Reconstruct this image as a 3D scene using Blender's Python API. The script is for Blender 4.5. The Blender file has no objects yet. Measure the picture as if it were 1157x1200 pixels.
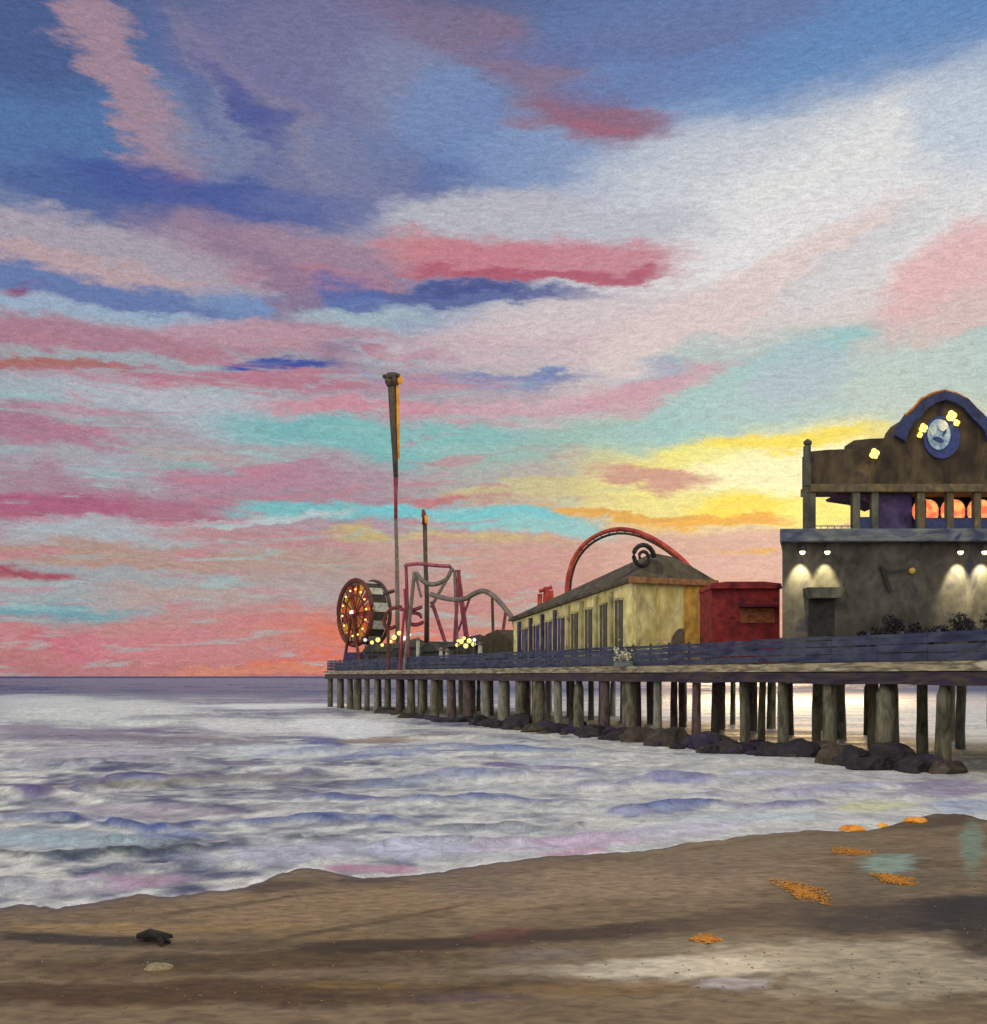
import bpy, bmesh, math, random
import numpy as np
from mathutils import Vector, Matrix
random.seed(7)
R = math.radians
sc = bpy.context.scene
COL = sc.collection
FPX, CX, HY, EYE = 1240.0, 578.5, 792.0, 5.5

def lin(h):
    h = h.lstrip('#'); out = []
    for i in (0, 2, 4):
        c = int(h[i:i+2], 16) / 255
        out.append(c/12.92 if c <= .04045 else ((c+.055)/1.055)**2.4)
    return out
def c4(h, k=1.0): return tuple(min(1, v*k) for v in lin(h)) + (1,)

# ------------------------------------------------------------------ objects
def tag(o, label=None, cat=None, group=None, kind=None):
    if label: o['label'] = label
    if cat: o['category'] = cat
    if group: o['group'] = group
    if kind: o['kind'] = kind
    return o
def thing(name, loc, label, cat, group=None, rz=0):
    o = bpy.data.objects.new(name, None); COL.objects.link(o)
    o.empty_display_size = .5
    o.location = loc; o.rotation_euler = (0, 0, rz)
    return tag(o, label, cat, group)
def obj(name, bm, m, parent=None, smooth=False, world=True):
    """link a bmesh as ONE object; bm is in world space unless world=False (parent space)"""
    me = bpy.data.meshes.new(name)
    bmesh.ops.recalc_face_normals(bm, faces=bm.faces)
    bm.to_mesh(me); bm.free()
    for mm in (m if isinstance(m, (list, tuple)) else [m]): me.materials.append(mm)
    if smooth:
        for p in me.polygons: p.use_smooth = True
    o = bpy.data.objects.new(name, me); COL.objects.link(o)
    if parent:
        o.parent = parent
        if world:
            M = Matrix.Identity(4); p = parent; chain = []
            while p: chain.append(p); p = p.parent
            for p in reversed(chain):
                M = M @ (Matrix.Translation(p.location) @ p.rotation_euler.to_matrix().to_4x4())
            me.transform(M.inverted())
    return o
def copy_tree(o, parent=None):
    c = o.copy(); COL.objects.link(c)
    if parent: c.parent = parent
    for ch in [x for x in bpy.data.objects if x.parent == o and x != c]:
        copy_tree(ch, c)
    return c
BM = bmesh.new
def box(bm, x0, x1, y0, y1, z0, z1, M=None, mi=0):
    vs = [bm.verts.new((x, y, z)) for x in (x0, x1) for y in (y0, y1) for z in (z0, z1)]
    if M is not None:
        for v in vs: v.co = M @ v.co
    for f in ((0,1,3,2),(4,6,7,5),(0,4,5,1),(2,3,7,6),(0,2,6,4),(1,5,7,3)):
        bm.faces.new([vs[i] for i in f]).material_index = mi
    return vs
def tube(bm, pts, r, n=8, closed=False, mi=0):
    pts = [Vector(p) for p in pts]; N = len(pts)
    rr = r if isinstance(r, (list, tuple)) else [r]*N
    rings = []
    for i, p in enumerate(pts):
        a = pts[(i-1) % N] if (i > 0 or closed) else p
        b = pts[(i+1) % N] if (i < N-1 or closed) else p
        t = (b-a).normalized()
        u = t.cross(Vector((0, 0, 1)))
        if u.length < .05: u = t.cross(Vector((0, 1, 0)))
        u.normalize(); w = t.cross(u)
        rings.append([bm.verts.new(p + (u*math.cos(2*math.pi*k/n) + w*math.sin(2*math.pi*k/n))*rr[i]) for k in range(n)])
    for i in range(N if closed else N-1):
        A, B = rings[i], rings[(i+1) % N]
        best = 0
        if closed and i == N-1:
            best = min(range(n), key=lambda s: (A[0].co-B[s].co).length)
        for k in range(n):
            bm.faces.new((A[k], A[(k+1) % n], B[(k+1+best) % n], B[(k+best) % n])).material_index = mi
    if not closed:
        bm.faces.new(rings[0]).material_index = mi; bm.faces.new(rings[-1]).material_index = mi
def prism(bm, poly, y0, y1, M=None):
    """poly: list of (x,z) extruded from y0 to y1"""
    A = [bm.verts.new((x, y0, z)) for x, z in poly]; B = [bm.verts.new((x, y1, z)) for x, z in poly]
    if M is not None:
        for v in A+B: v.co = M @ v.co
    n = len(poly)
    bm.faces.new(A); bm.faces.new(B[::-1])
    for i in range(n): bm.faces.new((A[i], B[i], B[(i+1) % n], A[(i+1) % n]))
def polyface(bm, pts): return bm.faces.new([bm.verts.new(p) for p in pts])
def lathe(bm, prof, cx, cy, n=16):
    rings = [[bm.verts.new((cx+r*math.cos(2*math.pi*k/n), cy+r*math.sin(2*math.pi*k/n), z)) for k in range(n)] for r, z in prof]
    for a, b in zip(rings[:-1], rings[1:]):
        for k in range(n): bm.faces.new((a[k], a[(k+1) % n], b[(k+1) % n], b[k]))
    bm.faces.new(rings[0][::-1]); bm.faces.new(rings[-1])
def bevel(bm, w=.04):
    bmesh.ops.bevel(bm, geom=list(bm.edges), offset=w, segments=1, affect='EDGES', clamp_overlap=True)

# ------------------------------------------------------------------ numpy noise
def _h(ix, iy, s):
    M_ = 0xffffffff
    n = (ix*73856093 ^ iy*19349663 ^ (s*83492791+1013904223)) & M_
    for _ in range(2):
        n = ((n ^ (n >> 16))*0x45d9f3b) & M_
    return ((n ^ (n >> 16)) & 0xffff) / 65535.0
def vnoise(x, y, s=0):
    x = np.asarray(x, float); y = np.asarray(y, float)
    xi = np.floor(x).astype(np.int64); yi = np.floor(y).astype(np.int64)
    fx = x-xi; fy = y-yi; fx = fx*fx*(3-2*fx); fy = fy*fy*(3-2*fy)
    return ((_h(xi, yi, s)*(1-fx)+_h(xi+1, yi, s)*fx)*(1-fy) + (_h(xi, yi+1, s)*(1-fx)+_h(xi+1, yi+1, s)*fx)*fy)*2-1
def fbm(x, y, s=0, o=4):
    t = 0; a = 1
    for i in range(o): t = t + a*vnoise(x*2**i, y*2**i, s+i*17); a *= .5
    return t/1.7
def smooth(x, a, b):
    t = np.clip((x-a)/(b-a), 0, 1); return t*t*(3-2*t)

# ------------------------------------------------------------------ materials
def newmat(name):
    m = bpy.data.materials.new(name); m.use_nodes = True
    nt = m.node_tree; return m, nt, nt.nodes['Principled BSDF']
def paint(name, cols, scale=(1, 1, 1), rough=.75, bump=.35, detail=5, fine=3.0, metal=0, dist=1.2, k=1.0, bumpd=.06):
    """weathered paint / timber: two or more tones broken up by stretched noise, with a ridged surface"""
    m, nt, b = newmat(name); N = nt.nodes; L = nt.links
    tc = N.new('ShaderNodeTexCoord'); mp = N.new('ShaderNodeMapping'); mp.inputs['Scale'].default_value = scale
    oi = N.new('ShaderNodeObjectInfo'); ad = N.new('ShaderNodeVectorMath'); ad.operation = 'ADD'
    mu = N.new('ShaderNodeMath'); mu.operation = 'MULTIPLY'; mu.inputs[1].default_value = 37
    L.new(oi.outputs['Random'], mu.inputs[0]); L.new(tc.outputs['Object'], mp.inputs['Vector'])
    L.new(mp.outputs[0], ad.inputs[0]); L.new(mu.outputs[0], ad.inputs[1])
    n1 = N.new('ShaderNodeTexNoise'); n1.inputs['Scale'].default_value = 1; n1.inputs['Detail'].default_value = detail; n1.inputs['Distortion'].default_value = dist
    L.new(ad.outputs[0], n1.inputs['Vector'])
    cr = N.new('ShaderNodeValToRGB'); e = cr.color_ramp.elements
    n = len(cols)
    for i, c in enumerate(cols):
        p = .3+.4*i/max(1, n-1)
        if i < 2: el = e[i]; el.position = p
        else: el = e.new(p)
        el.color = c4(c, k)
    L.new(n1.outputs['Fac'], cr.inputs[0])
    n2 = N.new('ShaderNodeTexNoise'); n2.inputs['Scale'].default_value = fine; n2.inputs['Detail'].default_value = 6
    L.new(ad.outputs[0], n2.inputs['Vector'])
    hv = N.new('ShaderNodeMapRange'); hv.inputs['From Min'].default_value = .3; hv.inputs['From Max'].default_value = .7
    hv.inputs['To Min'].default_value = .68; hv.inputs['To Max'].default_value = 1.3
    L.new(n2.outputs['Fac'], hv.inputs['Value'])
    vm = N.new('ShaderNodeVectorMath'); vm.operation = 'SCALE'
    L.new(cr.outputs[0], vm.inputs[0]); L.new(hv.outputs[0], vm.inputs['Scale'])
    L.new(vm.outputs[0], b.inputs['Base Color'])
    b.inputs['Roughness'].default_value = rough; b.inputs['Metallic'].default_value = metal
    bp = N.new('ShaderNodeBump'); bp.inputs['Strength'].default_value = bump; bp.inputs['Distance'].default_value = bumpd
    L.new(n2.outputs['Fac'], bp.inputs['Height']); L.new(bp.outputs[0], b.inputs['Normal'])
    return m
def glow(name, col, s=1.0, col2=None, scale=3):
    m, nt, b = newmat(name); N = nt.nodes; L = nt.links
    b.inputs['Base Color'].default_value = c4(col, .5)
    b.inputs['Emission Strength'].default_value = s
    if col2:
        tc = N.new('ShaderNodeTexCoord'); n1 = N.new('ShaderNodeTexNoise'); n1.inputs['Scale'].default_value = scale
        L.new(tc.outputs['Object'], n1.inputs['Vector'])
        mx = N.new('ShaderNodeMix'); mx.data_type = 'RGBA'
        mr = N.new('ShaderNodeMapRange'); mr.inputs['From Min'].default_value = .42; mr.inputs['From Max'].default_value = .58
        L.new(n1.outputs['Fac'], mr.inputs['Value']); L.new(mr.outputs[0], mx.inputs['Factor'])
        mx.inputs['A'].default_value = c4(col); mx.inputs['B'].default_value = c4(col2)
        L.new(mx.outputs['Result'], b.inputs['Emission Color'])
    else: b.inputs['Emission Color'].default_value = c4(col)
    return m

# ------------------------------------------------------------------ camera
cam = bpy.data.cameras.new('camera'); co = bpy.data.objects.new('camera', cam); COL.objects.link(co)
co.location = (0, 0, EYE); co.rotation_euler = (R(90), 0, 0)
cam.sensor_width = 36; cam.sensor_fit = 'HORIZONTAL'; cam.lens = FPX/1157*36
cam.shift_y = (HY-600)/1157; cam.clip_start = .1; cam.clip_end = 20000
sc.camera = co
sc.cycles.max_bounces = 4; sc.cycles.diffuse_bounces = 2; sc.cycles.glossy_bounces = 2; sc.cycles.caustics_reflective = False; sc.cycles.caustics_refractive = False
sc.view_settings.view_transform = 'Standard'; sc.view_settings.look = 'None'
sc.view_settings.exposure = 0; sc.view_settings.gamma = 1

# ------------------------------------------------------------------ sky (world): real directions, all the way round
SUN_AZ, SUN_EL = math.atan((925-CX)/FPX), R(9)
def build_world():
    w = bpy.data.worlds.new('World'); sc.world = w; w.use_nodes = True
    nt = w.node_tree; N = nt.nodes; L = nt.links; N.clear()
    out = N.new('ShaderNodeOutputWorld')
    BACK1, BACK2 = '#e4dfe0', '#fffdf8'
    def cs_(h, sat=.93, val=1.0):
        r = lin(h); g = .3*r[0]+.59*r[1]+.11*r[2]; return tuple((g+(v-g)*sat)*val*t_ for v, t_ in zip(r, (1.0, .995, .945)))+(1,)
    def math_(op, a, b=None):
        n = N.new('ShaderNodeMath'); n.operation = op
        for i, v in enumerate((a, b)):
            if v is None: continue
            if isinstance(v, (int, float)): n.inputs[i].default_value = v
            else: L.new(v, n.inputs[i])
        return n.outputs[0]
    def mr(v, a, b, c, d, sm=True):
        n = N.new('ShaderNodeMapRange'); n.clamp = True
        if sm: n.interpolation_type = 'SMOOTHSTEP'
        for k, x in zip(('From Min', 'From Max', 'To Min', 'To Max'), (a, b, c, d)): n.inputs[k].default_value = x
        L.new(v, n.inputs['Value']); return n.outputs[0]
    def mixc(f, a, b):
        n = N.new('ShaderNodeMix'); n.data_type = 'RGBA'
        for key, v in (('Factor', f), ('A', a), ('B', b)):
            if isinstance(v, (float, int)): n.inputs[key].default_value = v
            elif isinstance(v, str): n.inputs[key].default_value = cs_(v)
            else: L.new(v, n.inputs[key])
        return n.outputs['Result']
    tc = N.new('ShaderNodeTexCoord'); D = tc.outputs['Generated']
    sp = N.new('ShaderNodeSeparateXYZ'); L.new(D, sp.inputs[0])
    x, y, z = sp.outputs
    az = math_('ARCTAN2', x, y)
    hyp = math_('SQRT', math_('ADD', math_('MULTIPLY', x, x), math_('MULTIPLY', y, y)))
    el = math_('DIVIDE', z, math_('MAXIMUM', hyp, .08))
    cb = N.new('ShaderNodeCombineXYZ'); L.new(az, cb.inputs[0]); L.new(el, cb.inputs[1])
    P = cb.outputs[0]
    def noise(vec, sc_, det, scale3=None, dist=0, typ=None):
        if scale3 or typ:
            m = N.new('ShaderNodeMapping'); L.new(vec, m.inputs['Vector'])
            m.inputs['Scale'].default_value = scale3 or (1, 1, 1)
            if typ: m.inputs['Rotation'].default_value[2] = typ
            vec = m.outputs[0]
        n = N.new('ShaderNodeTexNoise'); n.noise_dimensions = '3D' if vec == D or sc_ == 2.6 else '2D'; n.inputs['Scale'].default_value = sc_; n.inputs['Detail'].default_value = det
        n.inputs['Roughness'].default_value = .6; n.inputs['Distortion'].default_value = dist
        L.new(vec, n.inputs['Vector']); return n
    def vmul(v, t):
        n = N.new('ShaderNodeVectorMath'); n.operation = 'MULTIPLY'; L.new(v, n.inputs[0]); n.inputs[1].default_value = t; return n.outputs[0]
    def vsub(v, t):
        n = N.new('ShaderNodeVectorMath'); n.operation = 'SUBTRACT'; L.new(v, n.inputs[0]); n.inputs[1].default_value = t; return n.outputs[0]
    def vadd(a, b):
        n = N.new('ShaderNodeVectorMath'); n.operation = 'ADD'; L.new(a, n.inputs[0]); L.new(b, n.inputs[1]); return n.outputs[0]
    # wisps: large slow warp + streaky fine warp
    w1 = vmul(vsub(noise(P, 5.5, 3, (1, 2.2, 1)).outputs['Color'], (.5, .5, .5)), (.13, .045, 0))
    w2 = vmul(vsub(noise(P, 26, 4, (1, 3.0, 1)).outputs['Color'], (.5, .5, .5)), (.050, .018, 0))
    w3 = vmul(vsub(noise(P, 120, 2, (1, 2.5, 1)).outputs['Color'], (.5, .5, .5)), (.016, .006, 0))
    W = vadd(vadd(P, w1), vadd(w2, w3))
    def uv(px, py):
        X = (px-CX)/FPX; return math.atan(X), ((HY-py)/FPX)/math.sqrt(1+X*X)
    sw = N.new('ShaderNodeSeparateXYZ'); L.new(W, sw.inputs[0]); wu, wv = sw.outputs[0], sw.outputs[1]
    def ramp(stops):
        n = N.new('ShaderNodeValToRGB'); e = n.color_ramp.elements
        st = sorted(((HY-p)/FPX/1.4, c) for p, c in stops)
        for i, (p, c) in enumerate(st):
            el_ = e[i] if i < 2 else e.new(p)
            el_.position = p; el_.color = cs_(c)
        L.new(math_('DIVIDE', wv, 1.4), n.inputs[0]); return n.outputs[0]
    left = ramp([(792, '#b4747c'), (765, '#c27c80'), (735, '#b88a92'), (700, '#a79da2'), (670, '#b0908e'), (640, '#a8a4ac'), (605, '#ac7f96'),
                 (575, '#a08a9c'), (545, '#9fa9b2'), (515, '#a695a6'), (485, '#a4aab8'), (450, '#a8879c'), (425, '#93a2b4'), (395, '#ab8499'),
                 (365, '#8fa3c0'), (335, '#6577ac'), (300, '#a597ab'), (270, '#8f8fae'), (240, '#4a5c9f'), (170, '#5271b0'), (80, '#5b70a4'), (0, '#525f8e'), (-300, '#6a78a8'), (-900, '#8f99b8')])
    right = ramp([(792, '#c88a86'), (700, '#cd9a94'), (650, '#d0a49c'), (615, '#e4c080'), (585, '#efe08c'), (550, '#e8e2ae'), (515, '#c8cfb4'), (480, '#a6c1c0'),
                  (430, '#a4c0c4'), (385, '#d0c4c8'), (320, '#dad0d6'), (250, '#cfd0da'), (180, '#b4bfd4'), (120, '#89a2cb'), (60, '#5f84bf'), (0, '#5f78ae'), (-300, '#7f90b8'), (-900, '#a0a8bc')])
    base = mixc(mr(wu, -.10, .20, 0, 1), left, right)
    # cloud streaks: centre px, py, half sizes, tilt (deg, + = down to the right), colour, opacity
    S = [(60,150,190,120,0,'#5276ac',.8),(20,25,130,70,0,'#45578c',.75),(150,110,150,30,62,'#a3869a',.95),(222,203,24,18,-30,'#b56478',.9),
     (300,125,150,30,42,'#8b809a',.75),(245,165,80,55,40,'#8085a8',.75),(312,158,115,20,48,'#46549a',.95),(200,70,90,16,58,'#5d69a0',.7),(250,236,170,26,3,'#43569f',.9),(110,245,130,22,5,'#41599b',.7),
     (400,70,180,80,10,'#77739f',.85),(470,95,90,70,0,'#838db0',.6),(530,130,80,55,0,'#6f8bbf',.8),(400,200,110,50,20,'#8083a6',.7),(400,248,110,14,0,'#6470a8',.7),
     (540,35,150,32,12,'#7d6e8f',.75),(640,85,120,38,28,'#84708f',.85),(715,140,90,30,8,'#8e6480',.95),(705,150,45,14,4,'#a5607a',.6),
     (720,52,150,22,0,'#6273aa',.85),(800,85,130,24,-6,'#6078b2',.75),(860,20,170,26,0,'#6676a8',.7),(1020,65,210,55,-6,'#5c88c2',.9),
     (650,195,120,34,5,'#7893c4',.8),(860,225,270,75,-18,'#c2c8d6',.8),(1020,225,230,90,-20,'#dcdde2',.95),(900,290,180,40,-24,'#dddce4',.85),(575,250,110,28,-4,'#b8b8c7',.9),(1135,140,60,60,-20,'#a8bdd8',.6),
     (730,265,130,26,0,'#b3b6c8',.7),(90,288,240,24,2,'#aaa0b0',.9),(60,308,190,12,0,'#bd9fa6',.8),(350,300,170,26,6,'#9c7e98',.85),(360,322,120,12,2,'#b4788e',.7),
     (540,300,90,22,4,'#c8808a',.85),(640,306,150,22,3,'#c4798c',.9),(640,324,150,8,2,'#b0536f',.95),(560,345,190,9,2,'#53639e',.95),(560,336,60,7,0,'#3f4f92',.9),
     (100,338,230,16,2,'#5c75b0',.9),(330,352,110,16,4,'#6f8cc0',.85),(400,345,60,22,0,'#4f66ac',.8),(5,350,40,7,-25,'#8c4c74',.8),(120,368,240,12,-2,'#94aeca',.9),
     (350,360,120,24,42,'#8b7394',.85),(460,372,120,14,3,'#a0b6c4',.9),(560,378,110,10,0,'#7d92c0',.6),(280,392,150,22,-5,'#b78fa2',.95),(90,402,260,16,-2,'#ab7a90',.95),(60,430,90,7,2,'#a96763',.9),
     (170,428,150,7,0,'#94b4bc',.6),(345,434,72,8,-2,'#3f50a2',1),(480,405,70,12,0,'#99a0bc',.7),(470,412,45,6,8,'#98507a',.95),(640,400,190,34,-3,'#c9b2be',.9),(700,365,160,22,-6,'#cfc2ca',.8),
     (570,443,130,7,-3,'#6a7fb6',.95),(740,437,65,15,-6,'#8fa5c6',.9),(300,452,200,10,-2,'#b47790',.95),(160,462,90,6,4,'#a94d6c',.95),(60,470,110,22,0,'#9aaebc',.7),
     (250,490,170,22,6,'#b1b4c3',.95),(450,482,150,13,-3,'#c98a9f',.95),(640,468,150,14,-6,'#c69db0',.9),(560,450,120,10,0,'#b5a4b8',.5),(750,455,110,18,-12,'#c898ac',.8),
     (410,516,190,18,3,'#6fb2ba',.95),(520,512,140,20,-2,'#78b8bc',.95),(240,548,60,9,0,'#88b0b4',.8),(40,515,95,28,22,'#aa7490',.95),(110,548,90,14,8,'#a3aab6',.8),(200,528,80,8,0,'#b09ca0',.8),
     (320,558,150,13,-3,'#b1809a',.95),(480,560,120,24,0,'#a592a2',.75),(90,598,250,22,-3,'#aa6e88',1),(30,585,110,14,3,'#ab5a7e',.9),(360,598,110,12,1,'#6fb8c2',1),(540,604,130,12,2,'#66c2d0',1),(620,618,100,9,4,'#82c4ca',.95),
     (530,582,60,9,-5,'#c0707a',.9),(290,612,110,7,-8,'#b9c2ca',.95),(170,626,180,13,2,'#a7b1bd',.95),(330,636,150,12,3,'#b8838c',.9),(415,626,45,9,0,'#c2ab6c',.85),(570,636,120,8,4,'#c9b478',.9),
     (90,655,220,12,0,'#b18e86',.9),(35,678,75,8,2,'#a24e62',1),(210,686,190,9,4,'#9ca4ae',.9),(330,662,160,13,0,'#b1938e',.85),(60,705,170,10,0,'#9aa8b2',.85),(35,725,120,17,-3,'#6d9fb0',1),(260,700,140,9,-2,'#b39a9a',.8),
     (250,740,280,22,-2,'#bf8387',.9),(70,756,50,11,4,'#c4607a',1),(160,755,120,12,0,'#c87c88',.8),(380,768,80,13,-6,'#e06a4e',1),(400,740,110,20,0,'#c97a78',.9),(500,742,120,16,0,'#dd6f58',.95),(300,778,120,6,-2,'#cf8270',.9),
     (600,690,170,50,-4,'#bb8482',.9),(560,650,170,14,2,'#bf9c92',.9),(640,660,140,26,-8,'#c3918e',.85),
     (620,548,130,20,-3,'#a8a4a6',.85),(700,515,170,22,-6,'#8fb8b4',.9),(800,500,120,16,-8,'#93bcb6',.85),(650,575,120,9,2,'#c2b98c',.9),(855,552,190,44,0,'#ecdc78',.95),(900,560,110,50,0,'#f8f3bc',1),(890,519,130,12,2,'#f4dc48',1),(800,536,60,10,2,'#e8e47a',.8),
     (800,582,130,12,2,'#e9dd84',.95),(755,560,95,9,3,'#ca8f84',.95),(912,594,100,17,2,'#fbdc38',1),(985,596,60,22,0,'#f8ea70',1),(730,598,120,6,3,'#dfa23c',1),(850,607,110,7,1,'#eca62c',1),(850,655,150,30,0,'#d2a5a0',.9),(870,652,55,4,3,'#d9a352',.95),(780,640,100,16,4,'#cda096',.8),
     (840,478,150,28,-14,'#92c2c6',.95),(1000,408,150,26,-14,'#84c2c6',1),(960,450,160,36,-8,'#a3c3c6',.9),(1090,440,110,60,-10,'#b6c8c6',.85),(930,440,60,34,-20,'#a6b6cc',.6),
     (860,350,220,26,-24,'#dcc9ca',.9),(800,375,140,26,-16,'#d5c3c8',.8),(1125,318,120,34,-32,'#dfb2b8',.9),(1140,365,60,26,-20,'#deb4b8',.7),(1010,300,120,22,-26,'#c8c8d2',.7)]
    # the sky beyond the frame, round to the back: soft added brightness
    rnd = random.Random(3)
    c = base
    # back of the sky brightened beyond dusk to fill the near sides
    # brushed fine structure of the cloud
    br1 = noise(P, 90, 4, (1, 3.2, 1), .6, R(10)).outputs['Fac']
    br2 = noise(P, 420, 2, (1, 1.3, 1), .2, R(-35)).outputs['Fac']
    k = math_('MULTIPLY', mr(br1, .25, .75, .84, 1.15, False), mr(br2, .3, .7, .90, 1.09, False))
    def scale_(v, kk):
        n = N.new('ShaderNodeVectorMath'); n.operation = 'SCALE'; L.new(v, n.inputs[0])
        if isinstance(kk, float): n.inputs['Scale'].default_value = kk
        else: L.new(kk, n.inputs['Scale'])
        return n.outputs[0]
    sky = N.new('ShaderNodeTexSky'); sky.sky_type = 'NISHITA'; sky.sun_disc = False
    sky.sun_elevation = SUN_EL; sky.sun_rotation = SUN_AZ; sky.dust_density = 2
    thin = scale_(sky.outputs[0], .08)       # the clear air that shines through the cloud a little
    low = math_('MULTIPLY', mr(wv, .36, .24, 0, 1), mr(wu, .14, -.02, .12, 1))
    wA = math_('MULTIPLY', low, mr(noise(P, 10, 4, (1, 7, 1), .4).outputs['Fac'], .54, .68, 0, .55))
    sh = vadd(P, vmul(vsub(P, (0, 0, 0)), (.35, .8, 0)))
    wB = math_('MULTIPLY', low, mr(noise(sh, 8, 4, (1, 6.3, 1), .4).outputs['Fac'], .55, .70, 0, .55))
    def leaf(u0, u1, v0, v1):
        G = bpy.data.node_groups.new('cloud_patch', 'ShaderNodeTree'); GN = G.nodes; GL = G.links
        for nm, ty in (('base', 'NodeSocketColor'), ('warped', 'NodeSocketVector'), ('thin', 'NodeSocketColor'), ('brush', 'NodeSocketFloat'), ('rose_wisp', 'NodeSocketFloat'), ('teal_wisp', 'NodeSocketFloat')):
            G.interface.new_socket(nm, in_out='INPUT', socket_type=ty)
        G.interface.new_socket('sky', in_out='OUTPUT', socket_type='NodeSocketShader')
        gi = GN.new('NodeGroupInput'); go = GN.new('NodeGroupOutput')
        c = gi.outputs[0]; Wg = gi.outputs[1]
        for (px, py, rx, ry, rot, colr, op) in S:
            u, v = uv(px, py); ax, ay = rx/FPX*1.15*1.3, ry/FPX*1.25*1.3; cs, sn = abs(math.cos(R(rot))), abs(math.sin(R(rot)))
            ex, ey = math.hypot(ax*cs, ay*sn)+.06, math.hypot(ax*sn, ay*cs)+.025
            if u+ex < u0 or u-ex > u1 or v+ey < v0 or v-ey > v1: continue
            m = GN.new('ShaderNodeMapping'); m.vector_type = 'TEXTURE'
            m.inputs['Location'].default_value = (u, v, 0); m.inputs['Rotation'].default_value = (0, 0, -R(rot))
            m.inputs['Scale'].default_value = (rx/FPX*1.15, ry/FPX*1.25, 1)
            # (the tiny term only makes the layers evaluate one after another)
            ch = GN.new('ShaderNodeVectorMath'); ch.operation = 'MULTIPLY_ADD'; ch.inputs[1].default_value = (1e-7, 1e-7, 1e-7)
            ln = GN.new('ShaderNodeVectorMath'); ln.operation = 'LENGTH'
            q = GN.new('ShaderNodeMapRange'); q.interpolation_type = 'SMOOTHSTEP'
            for kk, xx in zip(('From Min', 'From Max', 'To Min', 'To Max'), (1.15, .48, 0, op)): q.inputs[kk].default_value = xx
            mx = GN.new('ShaderNodeMix'); mx.data_type = 'RGBA'; mx.inputs['B'].default_value = cs_(colr)
            GL.new(c, ch.inputs[0]); GL.new(Wg, ch.inputs[2]); GL.new(ch.outputs[0], m.inputs['Vector']); GL.new(m.outputs[0], ln.inputs[0])
            GL.new(ln.outputs['Value'], q.inputs['Value']); GL.new(q.outputs[0], mx.inputs['Factor']); GL.new(c, mx.inputs['A'])
            c = mx.outputs['Result']
        for k_, colr in ((4, '#c4788e'), (5, '#93bcc2')):
            mx = GN.new('ShaderNodeMix'); mx.data_type = 'RGBA'; mx.inputs['B'].default_value = cs_(colr)
            GL.new(gi.outputs[k_], mx.inputs['Factor']); GL.new(c, mx.inputs['A']); c = mx.outputs['Result']
        vs_k = GN.new('ShaderNodeVectorMath'); vs_k.operation = 'SCALE'; GL.new(c, vs_k.inputs[0]); GL.new(gi.outputs[3], vs_k.inputs['Scale'])
        mx = GN.new('ShaderNodeMix'); mx.data_type = 'RGBA'; mx.inputs['Factor'].default_value = .97
        GL.new(gi.outputs[2], mx.inputs['A']); GL.new(vs_k.outputs[0], mx.inputs['B'])
        g = GN.new('ShaderNodeBackground'); GL.new(mx.outputs['Result'], g.inputs[0]); GL.new(g.outputs[0], go.inputs[0])
        gn = N.new('ShaderNodeGroup'); gn.node_tree = G
        for inp, o_ in zip(gn.inputs, (base, W, thin, k, wA, wB)): L.new(o_, inp)
        return gn.outputs[0]
    def choose(val, thr, below, above):
        ms = N.new('ShaderNodeMixShader'); L.new(math_('GREATER_THAN', val, thr), ms.inputs[0]); L.new(below, ms.inputs[1]); L.new(above, ms.inputs[2]); return ms.outputs[0]
    def split(us, vs_):
        if len(us) > 2:
            h = len(us)//2; return choose(az, us[h], split(us[:h+1], vs_), split(us[h:], vs_))
        if len(vs_) > 2:
            h = len(vs_)//2; return choose(el, vs_[h], split(us, vs_[:h+1]), split(us, vs_[h:]))
        return leaf(us[0], us[1], vs_[0], vs_[1])
    front = split([-9, -.24, 0, .22, 9], [-99, .07, .15, .25, .42, 99])
    # round the sides and the back: unseen sky, brightened as added fill light
    bn = noise(D, 2.6, 3, (1, 1, 2.5)).outputs['Fac']
    back = scale_(mixc(mr(bn, .35, .65, 0, 1), BACK1, BACK2), 1.25)
    bb = N.new('ShaderNodeBackground'); L.new(mixc(mr(y, .45, -.25, 0, 1), scale_(base, k), back), bb.inputs[0])
    L.new(choose(y, .5, bb.outputs[0], front), out.inputs[0])
    w.cycles.sampling_method = 'NONE'
build_world()
sl = bpy.data.lights.new('sun', 'SUN'); sl.energy = .5; sl.angle = R(12); sl.color = (1, .66, .33)
so = bpy.data.objects.new('sun', sl); COL.objects.link(so)
sd = Vector((math.sin(SUN_AZ)*math.cos(SUN_EL), math.cos(SUN_AZ)*math.cos(SUN_EL), math.sin(SUN_EL)))
so.rotation_euler = sd.to_track_quat('Z', 'Y').to_euler(); so.location = sd*300

# ------------------------------------------------------------------ ground helpers
def gpx(px, py):     # the ground point seen at px,py
    Y = FPX*EYE/(py-HY); return (px-CX)/FPX*Y, Y
SH = [(-2200,1085),(-600,1075),(-60,1070),(30,1062),(70,1066),(120,1056),(160,1050),(200,1052),(245,1046),(290,1042),(330,1024),(362,1018),(395,1026),(430,1030),(480,1028),(520,1022),(560,1016),
      (600,1010),(640,1004),(680,1002),(720,1001),(760,997),(800,991),(850,984),(900,978),(950,974),(990,975),(1030,972),(1060,963),(1095,955),(1130,955),(1157,962),(1200,958),(1500,935),(2500,930),(4000,930)]
_sx = []; _sy = []
for p in SH:
    X, Y = gpx(*p); _sx.append(X/Y); _sy.append(Y)
def shoreY(X, Y):
    r = X/np.maximum(Y, 3)
    base = np.interp(r, _sx, _sy)
    return base*(1+.006*vnoise(r*60, r*0+3, 5)+.004*vnoise(r*170, r*0+9, 8))
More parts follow.
